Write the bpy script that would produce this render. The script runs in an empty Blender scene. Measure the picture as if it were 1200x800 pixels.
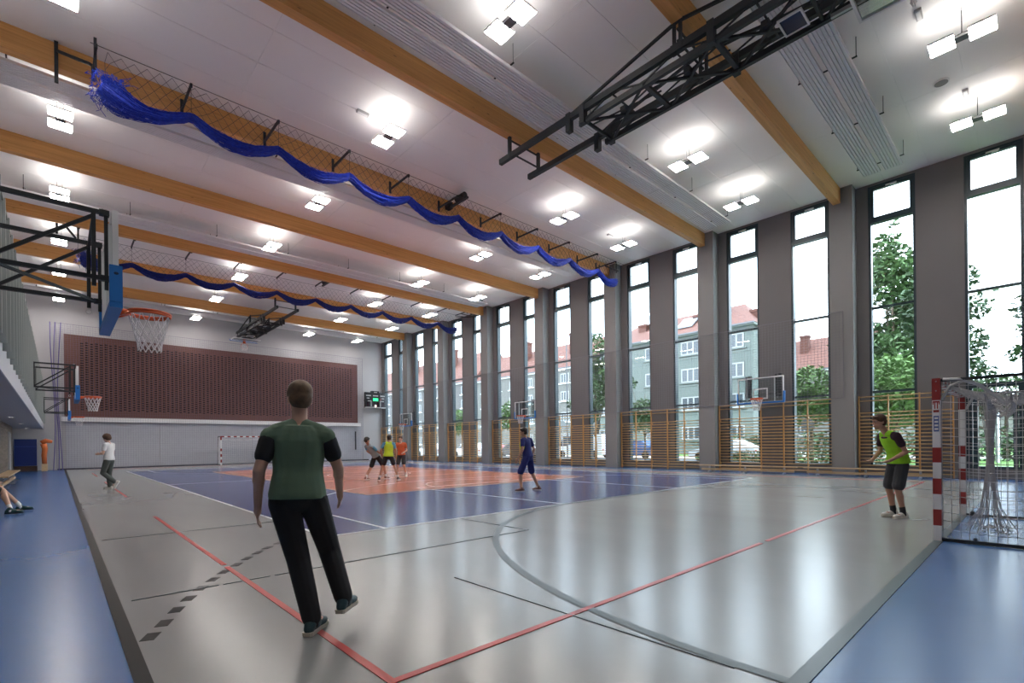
import bpy, math, random
from mathutils import Vector, Matrix
R = random.Random(7)
V = Vector
scene = bpy.context.scene
COL = scene.collection
PI = math.pi

# ---------------------------------------------------------------- camera
F_PX, YAW, ROLL, EYE = 574.15, 0.74804, -0.010724, 1.30
cam = bpy.data.cameras.new('camera'); cam_o = bpy.data.objects.new('camera', cam); COL.objects.link(cam_o)
cam.sensor_fit = 'HORIZONTAL'; cam.sensor_width = 36.0
cam.lens = F_PX / 1200 * 36.0
cam.shift_y = 119.96 / 1200
cam.clip_start = 0.05; cam.clip_end = 400
_r0 = V((math.cos(YAW), -math.sin(YAW), 0)); _u0 = V((0, 0, 1)); _f = V((math.sin(YAW), math.cos(YAW), 0))
_cr, _sr = math.cos(ROLL), math.sin(ROLL)
_r = _r0 * _cr + _u0 * _sr; _u = _u0 * _cr - _r0 * _sr; _b = -_f
cam_o.matrix_world = Matrix(((_r.x, _u.x, _b.x, 0), (_r.y, _u.y, _b.y, 0), (_r.z, _u.z, _b.z, EYE), (0, 0, 0, 1)))
scene.camera = cam_o

# ---------------------------------------------------------------- sky, exposure
world = bpy.data.worlds.new('overcast_sky'); scene.world = world; world.use_nodes = True
wn, wl = world.node_tree.nodes, world.node_tree.links
wn.clear()
w_out = wn.new('ShaderNodeOutputWorld'); w_bg = wn.new('ShaderNodeBackground')
w_tc = wn.new('ShaderNodeTexCoord'); w_no = wn.new('ShaderNodeTexNoise'); w_cr = wn.new('ShaderNodeValToRGB')
w_no.inputs['Scale'].default_value = 2.2; w_no.inputs['Detail'].default_value = 4
w_cr.color_ramp.elements[0].position = .3; w_cr.color_ramp.elements[0].color = (.58, .74, .90, 1)
w_cr.color_ramp.elements[1].position = .7; w_cr.color_ramp.elements[1].color = (.76, .88, .98, 1)
wl.new(w_tc.outputs['Generated'], w_no.inputs['Vector']); wl.new(w_no.outputs['Fac'], w_cr.inputs['Fac'])
wl.new(w_cr.outputs['Color'], w_bg.inputs['Color']); wl.new(w_bg.outputs[0], w_out.inputs[0])
w_bg.inputs['Strength'].default_value = 3.0
LAMP_STRENGTH = 26.0
scene.view_settings.view_transform = 'Standard'; scene.view_settings.look = 'None'
scene.view_settings.gamma = 1.0; scene.view_settings.use_curve_mapping = False
scene.view_settings.exposure = 1.62
scene.cycles.max_bounces = 10; scene.cycles.diffuse_bounces = 6; scene.cycles.transparent_max_bounces = 24
scene.cycles.caustics_reflective = True; scene.cycles.blur_glossy = 1.0; scene.cycles.sample_clamp_indirect = 60.0; scene.cycles.caustics_refractive = False

# ---------------------------------------------------------------- materials
MATS = {}
def mat(name, color, rough=.6, metal=0., var=0., vscale=3., spec=None, stretch=None, bump=0., bscale=40., emit=None, estr=0., c2=None):
    if name in MATS: return MATS[name]
    m = bpy.data.materials.new(name); m.use_nodes = True
    n, l = m.node_tree.nodes, m.node_tree.links
    p = n['Principled BSDF']
    p.inputs['Base Color'].default_value = (*color, 1); p.inputs['Roughness'].default_value = rough
    p.inputs['Metallic'].default_value = metal
    if spec is not None: p.inputs['Specular IOR Level'].default_value = spec
    if var or c2 or bump:
        tc = n.new('ShaderNodeTexCoord'); mp = n.new('ShaderNodeMapping')
        l.new(tc.outputs['Object'], mp.inputs['Vector'])
        if stretch: mp.inputs['Scale'].default_value = stretch
    if var or c2:
        no = n.new('ShaderNodeTexNoise'); no.inputs['Scale'].default_value = vscale; no.inputs['Detail'].default_value = 5
        l.new(mp.outputs[0], no.inputs['Vector'])
        cr = n.new('ShaderNodeValToRGB'); a, b = cr.color_ramp.elements
        a.position, b.position = .3, .7
        lo = c2 if c2 else tuple(max(0, c * (1 - var)) for c in color)
        hi = color if c2 else tuple(min(1, c * (1 + var)) for c in color)
        a.color = (*lo, 1); b.color = (*hi, 1)
        l.new(no.outputs['Fac'], cr.inputs['Fac']); l.new(cr.outputs['Color'], p.inputs['Base Color'])
    if bump:
        nb = n.new('ShaderNodeTexNoise'); nb.inputs['Scale'].default_value = bscale; nb.inputs['Detail'].default_value = 3
        l.new(mp.outputs[0], nb.inputs['Vector'])
        bp = n.new('ShaderNodeBump'); bp.inputs['Strength'].default_value = bump; bp.inputs['Distance'].default_value = .01
        l.new(nb.outputs['Fac'], bp.inputs['Height']); l.new(bp.outputs[0], p.inputs['Normal'])
    if emit:
        p.inputs['Emission Color'].default_value = (*emit, 1); p.inputs['Emission Strength'].default_value = estr
    MATS[name] = m
    return m
def glass_mat(name, tint=(1, 1, 1), ior=1.45):
    m = bpy.data.materials.new(name); m.use_nodes = True
    n, l = m.node_tree.nodes, m.node_tree.links; n.clear()
    o = n.new('ShaderNodeOutputMaterial'); mx = n.new('ShaderNodeMixShader')
    t = n.new('ShaderNodeBsdfTransparent'); g = n.new('ShaderNodeBsdfGlossy'); fr = n.new('ShaderNodeFresnel')
    t.inputs[0].default_value = (*tint, 1); g.inputs['Roughness'].default_value = .0
    ge = n.new('ShaderNodeNewGeometry'); mi = n.new('ShaderNodeMapRange'); mi.inputs['To Min'].default_value = ior; mi.inputs['To Max'].default_value = 1 / ior
    l.new(ge.outputs['Backfacing'], mi.inputs['Value']); l.new(mi.outputs[0], fr.inputs[0])
    g.inputs['Color'].default_value = (.9, .9, .9, 1)
    l.new(fr.outputs[0], mx.inputs[0]); l.new(t.outputs[0], mx.inputs[1]); l.new(g.outputs[0], mx.inputs[2]); l.new(mx.outputs[0], o.inputs[0])
    MATS[name] = m
    return m
def wood_mat(name, c1, c2, stretch, scale=2.0, rough=.5, knots=True):
    m = bpy.data.materials.new(name); m.use_nodes = True
    n, l = m.node_tree.nodes, m.node_tree.links; p = n['Principled BSDF']
    tc = n.new('ShaderNodeTexCoord'); mp = n.new('ShaderNodeMapping'); mp.inputs['Scale'].default_value = stretch
    l.new(tc.outputs['Object'], mp.inputs['Vector'])
    no = n.new('ShaderNodeTexNoise'); no.inputs['Scale'].default_value = scale; no.inputs['Detail'].default_value = 6; no.inputs['Roughness'].default_value = .6
    l.new(mp.outputs[0], no.inputs['Vector'])
    cr = n.new('ShaderNodeValToRGB'); a, b = cr.color_ramp.elements
    a.position, b.position = .32, .68; a.color = (*c2, 1); b.color = (*c1, 1)
    l.new(no.outputs['Fac'], cr.inputs['Fac']); out = cr.outputs['Color']
    if knots:
        mp2 = n.new('ShaderNodeMapping'); mp2.inputs['Scale'].default_value = (1.1, 5, 5)
        l.new(tc.outputs['Object'], mp2.inputs['Vector'])
        vo = n.new('ShaderNodeTexVoronoi'); vo.inputs['Scale'].default_value = 1.4
        l.new(mp2.outputs[0], vo.inputs['Vector'])
        c3 = n.new('ShaderNodeValToRGB'); c3.color_ramp.elements[0].position = .03; c3.color_ramp.elements[1].position = .1
        c3.color_ramp.elements[0].color = (.35, .28, .22, 1); c3.color_ramp.elements[1].color = (1, 1, 1, 1)
        l.new(vo.outputs['Distance'], c3.inputs['Fac'])
        mx = n.new('ShaderNodeMix'); mx.data_type = 'RGBA'; mx.blend_type = 'MULTIPLY'; mx.inputs[0].default_value = 1
        l.new(out, mx.inputs[6]); l.new(c3.outputs['Color'], mx.inputs[7]); out = mx.outputs[2]
    l.new(out, p.inputs['Base Color']); p.inputs['Roughness'].default_value = rough
    MATS[name] = m
    return m
def floor_mat(name, color, rough=.24, var=.05, spec=.75):
    """sports vinyl: matt colour under a satin lacquer, faint scuffs in colour and gloss"""
    m = bpy.data.materials.new(name); m.use_nodes = True
    n, l = m.node_tree.nodes, m.node_tree.links; p = n['Principled BSDF']
    tc = n.new('ShaderNodeTexCoord'); no = n.new('ShaderNodeTexNoise'); no.inputs['Scale'].default_value = .9; no.inputs['Detail'].default_value = 6
    mp = n.new('ShaderNodeMapping'); mp.inputs['Scale'].default_value = (1, .35, 1)
    l.new(tc.outputs['Object'], mp.inputs['Vector']); l.new(mp.outputs[0], no.inputs['Vector'])
    cr = n.new('ShaderNodeValToRGB'); a, b = cr.color_ramp.elements; a.position, b.position = .3, .7
    a.color = (*[c * (1 - var) for c in color], 1); b.color = (*[min(1, c * (1 + var)) for c in color], 1)
    l.new(no.outputs['Fac'], cr.inputs['Fac']); l.new(cr.outputs['Color'], p.inputs['Base Color'])
    mr = n.new('ShaderNodeMapRange'); mr.inputs['To Min'].default_value = rough - .04; mr.inputs['To Max'].default_value = rough + .0
    l.new(no.outputs['Fac'], mr.inputs['Value']); l.new(mr.outputs[0], p.inputs['Roughness'])
    p.inputs['Specular IOR Level'].default_value = spec
    MATS[name] = m
    return m
M_wall = mat('grey_wall_paint', (.165, .157, .16), .75, var=.03, vscale=.6)
M_col = mat('column_paint', (.23, .225, .23), .7)
M_endw = mat('end_wall_paint', (.47, .46, .48), .75, var=.03, vscale=.5)
M_ceil = mat('ceiling_panel_white', (.92, .905, .90), .6, var=.02, vscale=.4)
M_white = mat('white_paint', (.78, .78, .79), .45)
M_radi = mat('radiant_panel_white', (.80, .80, .82), .4)
M_frame = mat('anthracite_frame', (.025, .045, .058), .35, var=.1)
M_black = mat('black_steel', (.014, .017, .022), .5)
M_galv = mat('galvanised_steel', (.45, .46, .47), .4, .8)
M_glu = wood_mat('glulam_spruce', (.80, .42, .14), (.62, .30, .085), (.25, 6, 9), 2.2, .5)
M_bar = wood_mat('wall_bar_wood', (.66, .43, .21), (.55, .33, .14), (1, 1, 1), 5, .45, knots=False)
M_barp = wood_mat('wall_bar_upright_wood', (.62, .34, .12), (.50, .26, .085), (4, 4, .6), 4, .45, knots=False)
M_bench = wood_mat('bench_wood', (.66, .48, .28), (.52, .34, .18), (6, .6, 6), 3, .4, knots=False)
M_red = mat('red_paint', (.30, .03, .028), .4)
M_orim = mat('orange_rim_paint', (.65, .10, .025), .4)
M_bluepad = mat('blue_foam_pad', (.015, .17, .55), .5)
M_pad2 = mat('dark_logo_print', (.004, .02, .06), .6)
M_bluenet = mat('blue_net_cord', (.008, .022, .30), .55, var=.5, vscale=14, c2=(.02, .06, .55))
M_dbnet = mat('dark_blue_net_cord', (.006, .012, .13), .6, c2=(.012, .03, .30), vscale=9)
M_greynet = mat('grey_net_cord', (.20, .19, .22), .7)
M_lilnet = mat('lilac_net_cord', (.16, .14, .24), .7)
M_whitenet = mat('white_net_cord', (.72, .70, .72), .7)
M_lilwhite = mat('goal_net_cord', (.52, .50, .50), .7)
M_lamp = mat('lamp_diffuser', (1, 1, 1), .5, emit=(1.0, .955, .90), estr=LAMP_STRENGTH)
M_addfill = mat('added_ceiling_fill_glow', (1, 1, 1), .5, emit=(1.0, .955, .90), estr=5.2)  # added glow for the lamp tops, lifts the ceiling brightness
M_dlight = mat('downlight_lens', (1, 1, 1), .5, emit=(1.0, .93, .82), estr=18)
M_acou = mat('perforated_panel_brown', (.125, .050, .040), .55, var=.06, vscale=.8)
M_dark = mat('cavity_black', (.006, .004, .005), .9)
M_glass = glass_mat('window_glass', (.97, .985, .98))
M_bglass = glass_mat('backboard_glass', (.86, .90, .90), 1.5)
M_gray = floor_mat('grey_sports_vinyl', (.265, .27, .27), .255)
M_bluef = floor_mat('blue_sports_vinyl', (.032, .118, .33), .28, spec=.5)
M_navy = floor_mat('navy_sports_vinyl', (.042, .065, .205), .22)
M_oran = floor_mat('orange_sports_vinyl', (.50, .13, .06), .24)
M_lwhite = floor_mat('white_line_paint', (.72, .72, .72), .3, spec=.5)
M_lyel = floor_mat('yellow_line_paint', (.70, .48, .25), .3)
M_lblack = floor_mat('dark_line_paint', (.018, .018, .018), .5, spec=.12)
M_lgrey = floor_mat('slate_line_paint', (.065, .085, .09), .34, spec=.4)
M_lred = floor_mat('red_line_paint', (.50, .06, .055), .34, spec=.35)

# ---------------------------------------------------------------- mesh helpers
class MB:
    def __init__(s): s.v = []; s.f = []
    def add(s, vs, fs):
        k = len(s.v); s.v += [tuple(q) for q in vs]; s.f += [tuple(i + k for i in t) for t in fs]; return s
    def box(s, x0, x1, y0, y1, z0, z1):
        return s.add([(x0, y0, z0), (x1, y0, z0), (x1, y1, z0), (x0, y1, z0), (x0, y0, z1), (x1, y0, z1), (x1, y1, z1), (x0, y1, z1)],
                     [(3, 2, 1, 0), (4, 5, 6, 7), (0, 1, 5, 4), (1, 2, 6, 5), (2, 3, 7, 6), (3, 0, 4, 7)])
    def bar(s, p, q, w, h=None, up=(0, 0, 1)):
        """square bar from p to q, w wide, h high"""
        p, q = V(p), V(q); h = h or w; d = (q - p)
        if d.length < 1e-6: return s
        d.normalize(); u = V(up)
        if abs(d.dot(u)) > .98: u = V((0, 1, 0)) if abs(d.y) < .9 else V((1, 0, 0))
        a = d.cross(u).normalized() * (w / 2); b = a.cross(d).normalized() * (h / 2)
        vs = [p - a - b, p + a - b, p + a + b, p - a + b, q - a - b, q + a - b, q + a + b, q - a + b]
        return s.add(vs, [(0, 1, 2, 3), (7, 6, 5, 4), (1, 0, 4, 5), (2, 1, 5, 6), (3, 2, 6, 7), (0, 3, 7, 4)])
    def tube(s, pts, r, n=6, closed=False, caps=True):
        pts = [V(p) for p in pts]; m = len(pts); k = len(s.v)
        rs = r if isinstance(r, (list, tuple)) else [r] * m
        ref = None
        for i, p in enumerate(pts):
            a = pts[i - 1] if i > 0 else (pts[-1] if closed else p); b = pts[i + 1] if i < m - 1 else (pts[0] if closed else p)
            d = (b - a)
            if d.length < 1e-9: d = V((0, 0, 1))
            d.normalize()
            if ref is None:
                ref = V((0, 0, 1)) if abs(d.z) < .9 else V((1, 0, 0))
            x = d.cross(ref)
            if x.length < 1e-4: ref = V((0.3, 1, 0.2)); x = d.cross(ref)
            x.normalize(); y = x.cross(d); ref = y
            for j in range(n):
                t = 2 * PI * j / n
                s.v.append(tuple(p + x * (math.cos(t) * rs[i]) + y * (math.sin(t) * rs[i])))
        for i in range(m if closed else m - 1):
            i2 = (i + 1) % m
            for j in range(n):
                j2 = (j + 1) % n
                s.f.append((k + i * n + j, k + i * n + j2, k + i2 * n + j2, k + i2 * n + j))
        if caps and not closed and n > 2:
            s.f.append(tuple(k + j for j in reversed(range(n)))); s.f.append(tuple(k + (m - 1) * n + j for j in range(n)))
        return s
    def ell(s, c, rad, ax=None, nu=14, nv=9):
        """ellipsoid; ax = three unit axes"""
        c = V(c); ax = ax or (V((1, 0, 0)), V((0, 1, 0)), V((0, 0, 1)))
        if not isinstance(rad, (list, tuple)): rad = (rad,) * 3
        k = len(s.v)
        s.v.append(tuple(c - ax[2] * rad[2]))
        for i in range(1, nv):
            ph = -PI / 2 + PI * i / nv
            for j in range(nu):
                t = 2 * PI * j / nu
                s.v.append(tuple(c + ax[0] * (rad[0] * math.cos(ph) * math.cos(t)) + ax[1] * (rad[1] * math.cos(ph) * math.sin(t)) + ax[2] * (rad[2] * math.sin(ph))))
        s.v.append(tuple(c + ax[2] * rad[2])); top = len(s.v) - 1
        for j in range(nu):
            j2 = (j + 1) % nu
            s.f.append((k, k + 1 + j2, k + 1 + j)); o = k + 1 + (nv - 2) * nu
            s.f.append((top, o + j, o + j2))
            for i in range(nv - 2):
                a = k + 1 + i * nu
                s.f.append((a + j, a + j2, a + nu + j2, a + nu + j))
        return s
    def cap(s, p, q, r1, r2=None, n=12):
        """tapered limb with round ends"""
        r2 = r1 if r2 is None else r2; p, q = V(p), V(q); d = (q - p)
        if d.length < 1e-6: return s.ell(p, r1)
        d.normalize(); pts, rs = [], []
        for t in (80, 55, 28): a = math.radians(t); pts.append(p - d * (r1 * math.sin(a))); rs.append(r1 * math.cos(a))
        pts += [p, (p + q) / 2, q]; rs += [r1, (r1 + r2) / 2, r2]
        for t in (28, 55, 80): a = math.radians(t); pts.append(q + d * (r2 * math.sin(a))); rs.append(r2 * math.cos(a))
        return s.tube(pts, rs, n)
    def loft(s, rings, n=20):
        """elliptical rings (centre, x axis, y axis, rx, ry) joined, ends closed"""
        k = len(s.v)
        for c, x, y, rx, ry in rings:
            for j in range(n): t = 2 * PI * j / n; s.v.append(tuple(c + x * (rx * math.cos(t)) + y * (ry * math.sin(t))))
        for i in range(len(rings) - 1):
            for j in range(n): j2 = (j + 1) % n; s.f.append((k + i * n + j, k + i * n + j2, k + (i + 1) * n + j2, k + (i + 1) * n + j))
        s.f.append(tuple(k + j for j in reversed(range(n)))); s.f.append(tuple(k + (len(rings) - 1) * n + j for j in range(n)))
        return s
    def disc_strip(s, c, r0, r1, a0, a1, n, z, sx=1., sy=1.):
        """flat arc strip (floor line)"""
        k = len(s.v)
        for i in range(n + 1):
            a = a0 + (a1 - a0) * i / n
            for r in (r0, r1): s.v.append((c[0] + math.cos(a) * r * sx, c[1] + math.sin(a) * r * sy, z))
        for i in range(n): s.f.append((k + 2 * i, k + 2 * i + 1, k + 2 * i + 3, k + 2 * i + 2))
        return s
    def xf(s, m):
        s.v = [tuple(m @ V(q)) for q in s.v]; return s
    def mesh(s, name, m=None, smooth=False):
        me = bpy.data.meshes.new(name); me.from_pydata(s.v, [], s.f)
        if m: me.materials.append(m)
        if smooth: me.polygons.foreach_set('use_smooth', [True] * len(me.polygons))
        me.update(); return me
def link(name, data, parent=None, loc=None, rotz=0):
    o = bpy.data.objects.new(name, data); COL.objects.link(o)
    if parent is not None: o.parent = parent
    if loc is not None: o.location = loc
    if rotz: o.rotation_euler = (0, 0, rotz)
    return o
def obj(name, mb, m, parent=None, smooth=False, loc=None): return link(name, mb.mesh(name, m, smooth), parent, loc)
def tag(o, label=None, cat=None, group=None, kind=None):
    if label: o['label'] = label
    if cat: o['category'] = cat
    if group: o['group'] = group
    if kind: o['kind'] = kind
    return o
def empty(name, loc=(0, 0, 0), rotz=0): return link(name, None, None, loc, rotz)
KIDS = {}
def copy_tree(o, parent=None):
    c = o.copy(); COL.objects.link(c); c.parent = parent
    for ch in list(o.children): copy_tree(ch, c)
    return c
ORD = ['first', 'second', 'third', 'fourth', 'fifth', 'sixth', 'seventh', 'eighth', 'ninth', 'tenth', 'eleventh', 'twelfth', 'thirteenth', 'fourteenth', 'fifteenth', 'sixteenth']

# ---------------------------------------------------------------- setting
XW, YE, ZC = 22.0, 41.3, 10.7          # window wall, end wall, ceiling
YB, XL = -3.2, -5.5                    # back wall, upper left wall
PITCH = 5.22
# floor with its fields and lines
floor = obj('floor', MB().box(XL, XW + .3, YB, YE + .3, -.2, 0), M_bluef)
tag(floor, 'blue sports floor around the grey court', 'floor', kind='structure')
def flat(name, x0, x1, y0, y1, z, m): return obj(name, MB().box(x0, x1, y0, y1, .0, z), m, floor)
flat('grey_court_field', .33, 20.5, .93, YE, .0015, M_gray)
flat('navy_court_field', 2.82, 18.0, 6.97, 34.3, .003, M_navy)
flat('orange_court_field', 5.97, 14.95, 12.05, 29.5, .0045, M_oran)
ZL = [0]
def hline(x0, x1, y0, y1, m, z=.006):
    ZL[0] += 1; zz = z + ZL[0] * .00003      # every coat of paint lies a hair above the one before
    return obj('court_line', MB().box(x0, x1, y0, y1, .0005, zz), m, floor)
hline(.30, .38, .93, YE - .6, M_lblack)                       # handball sideline
hline(.30, 20.5, .85, .94, M_lgrey)                           # near goal line
hline(20.42, 20.5, .93, YE - .6, M_lgrey)
for x0, x1, y0, y1 in [(2.79, 2.84, 6.94, 34.3), (17.98, 18.03, 6.94, 34.3), (2.79, 18.03, 6.94, 6.99), (2.79, 18.03, 34.27, 34.32),
                       (3.73, 3.78, 6.97, 9.6), (17.05, 17.1, 6.97, 9.6), (7.92, 7.97, 6.97, 12.78), (12.83, 12.88, 6.97, 12.78), (7.92, 12.88, 12.75, 12.8),
                       (3.73, 3.78, 31.7, 34.3), (17.05, 17.1, 31.7, 34.3), (7.92, 7.97, 28.5, 34.3), (12.83, 12.88, 28.5, 34.3), (7.92, 12.88, 28.47, 28.52),
                       (2.8, 18.0, 20.7, 20.75)]:
    hline(x0, x1, y0, y1, M_lwhite)
for c, a0, a1, r in [((10.4, 12.78), 0, PI, 1.8), ((10.4, 28.5), PI, 2 * PI, 1.8), ((10.4, 8.5), math.radians(8), PI - math.radians(8), 6.75), ((10.4, 32.8), PI + .14, 2 * PI - .14, 6.75), ((10.4, 20.72), 0, 2 * PI, 1.8)]:
    obj('court_line', MB().disc_strip(c, r - .025, r + .025, a0, a1, 48, .0062), M_lwhite, floor)
for x0, x1, y0, y1 in [(5.95, 6.0, 12.03, 29.5), (14.92, 14.97, 12.03, 29.5), (5.95, 14.97, 12.03, 12.08), (5.95, 14.97, 29.47, 29.52), (5.95, 14.97, 17.7, 17.75), (5.95, 14.97, 23.75, 23.8)]:
    hline(x0, x1, y0, y1, M_lyel, .0064)
for x0, x1, y0, y1 in [(1.31, 1.36, 2.40, 6.0), (1.31, 1.36, 6.12, 11.4), (1.31, 1.36, 16.5, 24.5), (1.31, 1.36, 29.5, 34), (1.31, 6.55, 2.40, 2.45), (6.75, 19.42, 2.40, 2.45), (19.37, 19.42, 2.40, 38.8), (1.31, 19.42, 38.75, 38.8)]:
    hline(x0, x1, y0, y1, M_lred)
for x0, x1, y0, y1 in [(.45, 1.1, 5.25, 5.275), (1.14, 1.30, 5.25, 5.275), (1.37, 1.55, 5.25, 5.275), (1.60, 5.2, 5.25, 5.275), (5.17, 5.195, 5.25, 6.9), (.45, 3.6, 9.0, 9.02), (2.83, 2.845, 1.2, 3.9)]:
    hline(x0, x1, y0, y1, M_lgrey)
# 6 m goal area line
GP = (8.34, .93)
obj('court_line', MB().disc_strip(GP, 5.42, 5.50, PI / 2, PI, 40, .0066, 1, 1.1), M_lgrey, floor)
obj('court_line', MB().disc_strip((11.2, .93), 5.42, 5.50, 0, PI / 2, 40, .0066, 1, 1.1), M_lgrey, floor)
hline(8.34, 11.2, 6.89, 6.97, M_lgrey, .0066)
obj('court_line', MB().bar((10.12, 1.42, .003), (10.33, 1.24, .003), .05, .006), M_lwhite, floor)
dash = [(0.46, 4.17), (0.57, 4.42), (0.69, 4.71), (0.82, 4.99), (0.96, 5.27), (1.11, 5.53), (1.26, 5.78), (1.44, 6.04), (1.61, 6.29), (1.79, 6.53), (1.97, 6.76), (2.18, 6.98), (2.4, 7.2), (2.62, 7.4)]
for i, (x, y) in enumerate(dash):
    a, b = dash[max(0, i - 1)], dash[min(len(dash) - 1, i + 1)]
    d = V((b[0] - a[0], b[1] - a[1], 0)).normalized() * .075
    obj('line_dash', MB().bar(V((x, y, .002)) - d, V((x, y, .002)) + d, .085, .003), M_lblack, floor)

# ceiling: slab and lay-in panels between the beams
ceiling = obj('ceiling', MB().box(XL, XW + .3, YB, YE + .3, ZC + .015, ZC + .3), mat('ceiling_joint', (.9, .9, .9), .8))
tag(ceiling, 'white panelled ceiling of the sports hall', 'ceiling', kind='structure')
cp = None
XP = (XW - XL) / 6
for b in range(-2, 8):
    y0, y1 = 5.0 + PITCH * b + .24, 5.0 + PITCH * (b + 1)
    y0, y1 = max(y0, YB), min(y1, YE)
    if y1 - y0 < 1: continue
    n = 4; w = (y1 - y0) / n
    me = MB().box(.005, XP - .005, .005, w - .005, ZC, ZC + .02).mesh('ceiling_panel', M_ceil)
    for i in range(6):
        for j in range(n): link('ceiling_panel', me, ceiling, (XL + i * XP, y0 + j * w, 0))

# walls
wall_right = obj('wall_right', MB().box(XW, XW + .35, YB, YE + .3, 0, .33).box(XW, XW + .35, YB, YE + .3, 10.62, ZC + .03), M_wall)
tag(wall_right, 'grey window wall with tall narrow windows', 'wall', kind='structure')
WIN = [(1.65 + 2.61 * i - 1.36, 1.65 + 2.61 * i) for i in range(16)]
edges = [YB] + [e for w in WIN for e in w] + [YE + .3]
for i in range(0, len(edges), 2):
    y0, y1 = edges[i], edges[i + 1]
    if y1 - y0 > .02: obj('wall_pier', MB().box(XW, XW + .35, y0, y1, .33, 10.62), M_wall, wall_right)
for k in range(-1, 7):
    y = 4.63 + PITCH * k
    obj('column', MB().box(21.47, XW, y, y + .73, 0, ZC), M_col, wall_right)
wall_end = obj('wall_end', MB().box(XL, XW + .35, YE, YE + .3, 0, ZC + .03), M_endw)
tag(wall_end, 'pale grey far end wall', 'wall', kind='structure')
M_lowp = mat('lower_panel_grey', (.46, .47, .52), .55, var=.03)
for x0, x1 in [(.40, 5.15), (5.19, 10.96), (11.0, 15.2), (15.24, 19.9)]:
    obj('wall_panel', MB().box(x0, x1, YE - .05, YE + .01, .08, 2.98), M_lowp, wall_end)
obj('pull_handle', MB().box(19.32, 19.40, YE - .13, YE - .05, .95, 2.55).box(19.33, 19.39, YE - .06, YE + .0, 1.1, 1.2).box(19.33, 19.39, YE - .06, YE, 2.3, 2.4), M_black, wall_end)
led = obj('trim_1', MB().box(.2, 19.75, YE - .32, YE, 3.0, 3.28), M_white); tag(led, 'white ledge below the brown perforated panel', 'ledge', kind='structure')
bb = obj('baseboard_end', MB().box(.0, 20.6, YE - .07, YE - .0, 0, .07), M_dark); tag(bb, 'dark skirting along the far end wall', 'baseboard', kind='structure')
bb = obj('baseboard_right', MB().box(XW - .03, XW, 1.9, YE, 0, .09), mat('skirting_grey', (.22, .21, .21), .6)); tag(bb, 'grey skirting along the window wall', 'baseboard', kind='structure')
wall_back = obj('wall_back', MB().box(XL, XW + .35, YB - .3, YB, 0, ZC + .03), M_wall); tag(wall_back, 'grey wall behind the near goal', 'wall', kind='structure')
wl_up = obj('wall_left', MB().box(XL - .3, XL, YB, YE + .3, 0, ZC + .03), M_endw); tag(wl_up, 'grey wall behind the gallery', 'wall', kind='structure')
M_clad = mat('cladding_brown', (.20, .165, .13), .6, var=.25, vscale=2, stretch=(1, .4, 7))
low = obj('wall_left_lower', MB().box(-2.1, -1.75, YB, 37.2, 0, 2.5), M_clad); tag(low, 'brown clad wall under the gallery', 'wall', kind='structure')
for k in range(20):
    obj('cladding_board', MB().box(-1.75, -1.725, YB, 33.4, .06 + k * .122, .06 + k * .122 + .112), M_clad, low)
    if k == 0: continue
dr = obj('door_2', MB().box(-1.76, -1.70, 33.6, 34.8, 0, 2.15), mat('door_frame_grey', (.30, .30, .30), .5)); tag(dr, 'pale door in the wall under the gallery', 'door', kind='structure')
obj('door_leaf', MB().box(-1.71, -1.68, 33.7, 34.7, .02, 2.08), mat('door_leaf_grey', (.42, .42, .42), .45), dr)
obj('door_handle', MB().bar((-1.64, 33.8, 1.05), (-1.64, 33.95, 1.05), .025).bar((-1.70, 33.8, 1.05), (-1.64, 33.8, 1.05), .02), M_galv, dr)

# gallery on the left with its balustrade
gal = obj('gallery', MB().box(XL, -.62, YB, 41.0, 2.5, 2.9), mat('gallery_soffit', (.46, .45, .46), .6)); tag(gal, 'raised gallery slab along the left side', 'gallery', kind='structure')
obj('fascia', MB().box(-.62, -.60, YB, 41.0, 2.47, 2.98), mat('fascia_white', (.66, .68, .72), .5), gal)
M_rail = mat('balustrade_green_grey', (.155, .175, .165), .45)
me_b = MB().box(-.60, -.545, -.011, .011, 2.90, 4.82).mesh('baluster', M_rail)
me_p = MB().box(-.605, -.51, -.03, .03, 2.80, 4.84).mesh('baluster_post', mat('balustrade_post_grey', (.30, .33, .32), .4))
y = 5.0
k = 0
while y < 40.95:
    link('baluster_post' if k % 4 == 0 else 'baluster', me_p if k % 4 == 0 else me_b, gal, (0, y, 0)); y += .205; k += 1
obj('handrail', MB().box(-.62, -.53, 5.0, 41.0, 4.80, 4.86), M_rail, gal)
obj('bottom_rail', MB().box(-.61, -.56, 5.0, 41.0, 2.93, 2.97), M_rail, gal)
for i, yy in enumerate([6, 12.5, 19, 25.7, 32.3, 38.7]):
    o = empty('downlight', (-1.24, yy, 2.5)); tag(o, 'small round downlight in the gallery soffit, %s from the far end' % ORD[5 - i], 'lamp', 'downlights under the gallery')
    obj('ring', MB().tube([(math.cos(t) * .09, math.sin(t) * .09, -.012) for t in [2 * PI * q / 16 for q in range(16)]], .014, 6, True), M_galv, o)
    obj('lens', MB().tube([(0, 0, -.012), (0, 0, -.002)], .08, 16), M_dlight, o)

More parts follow.
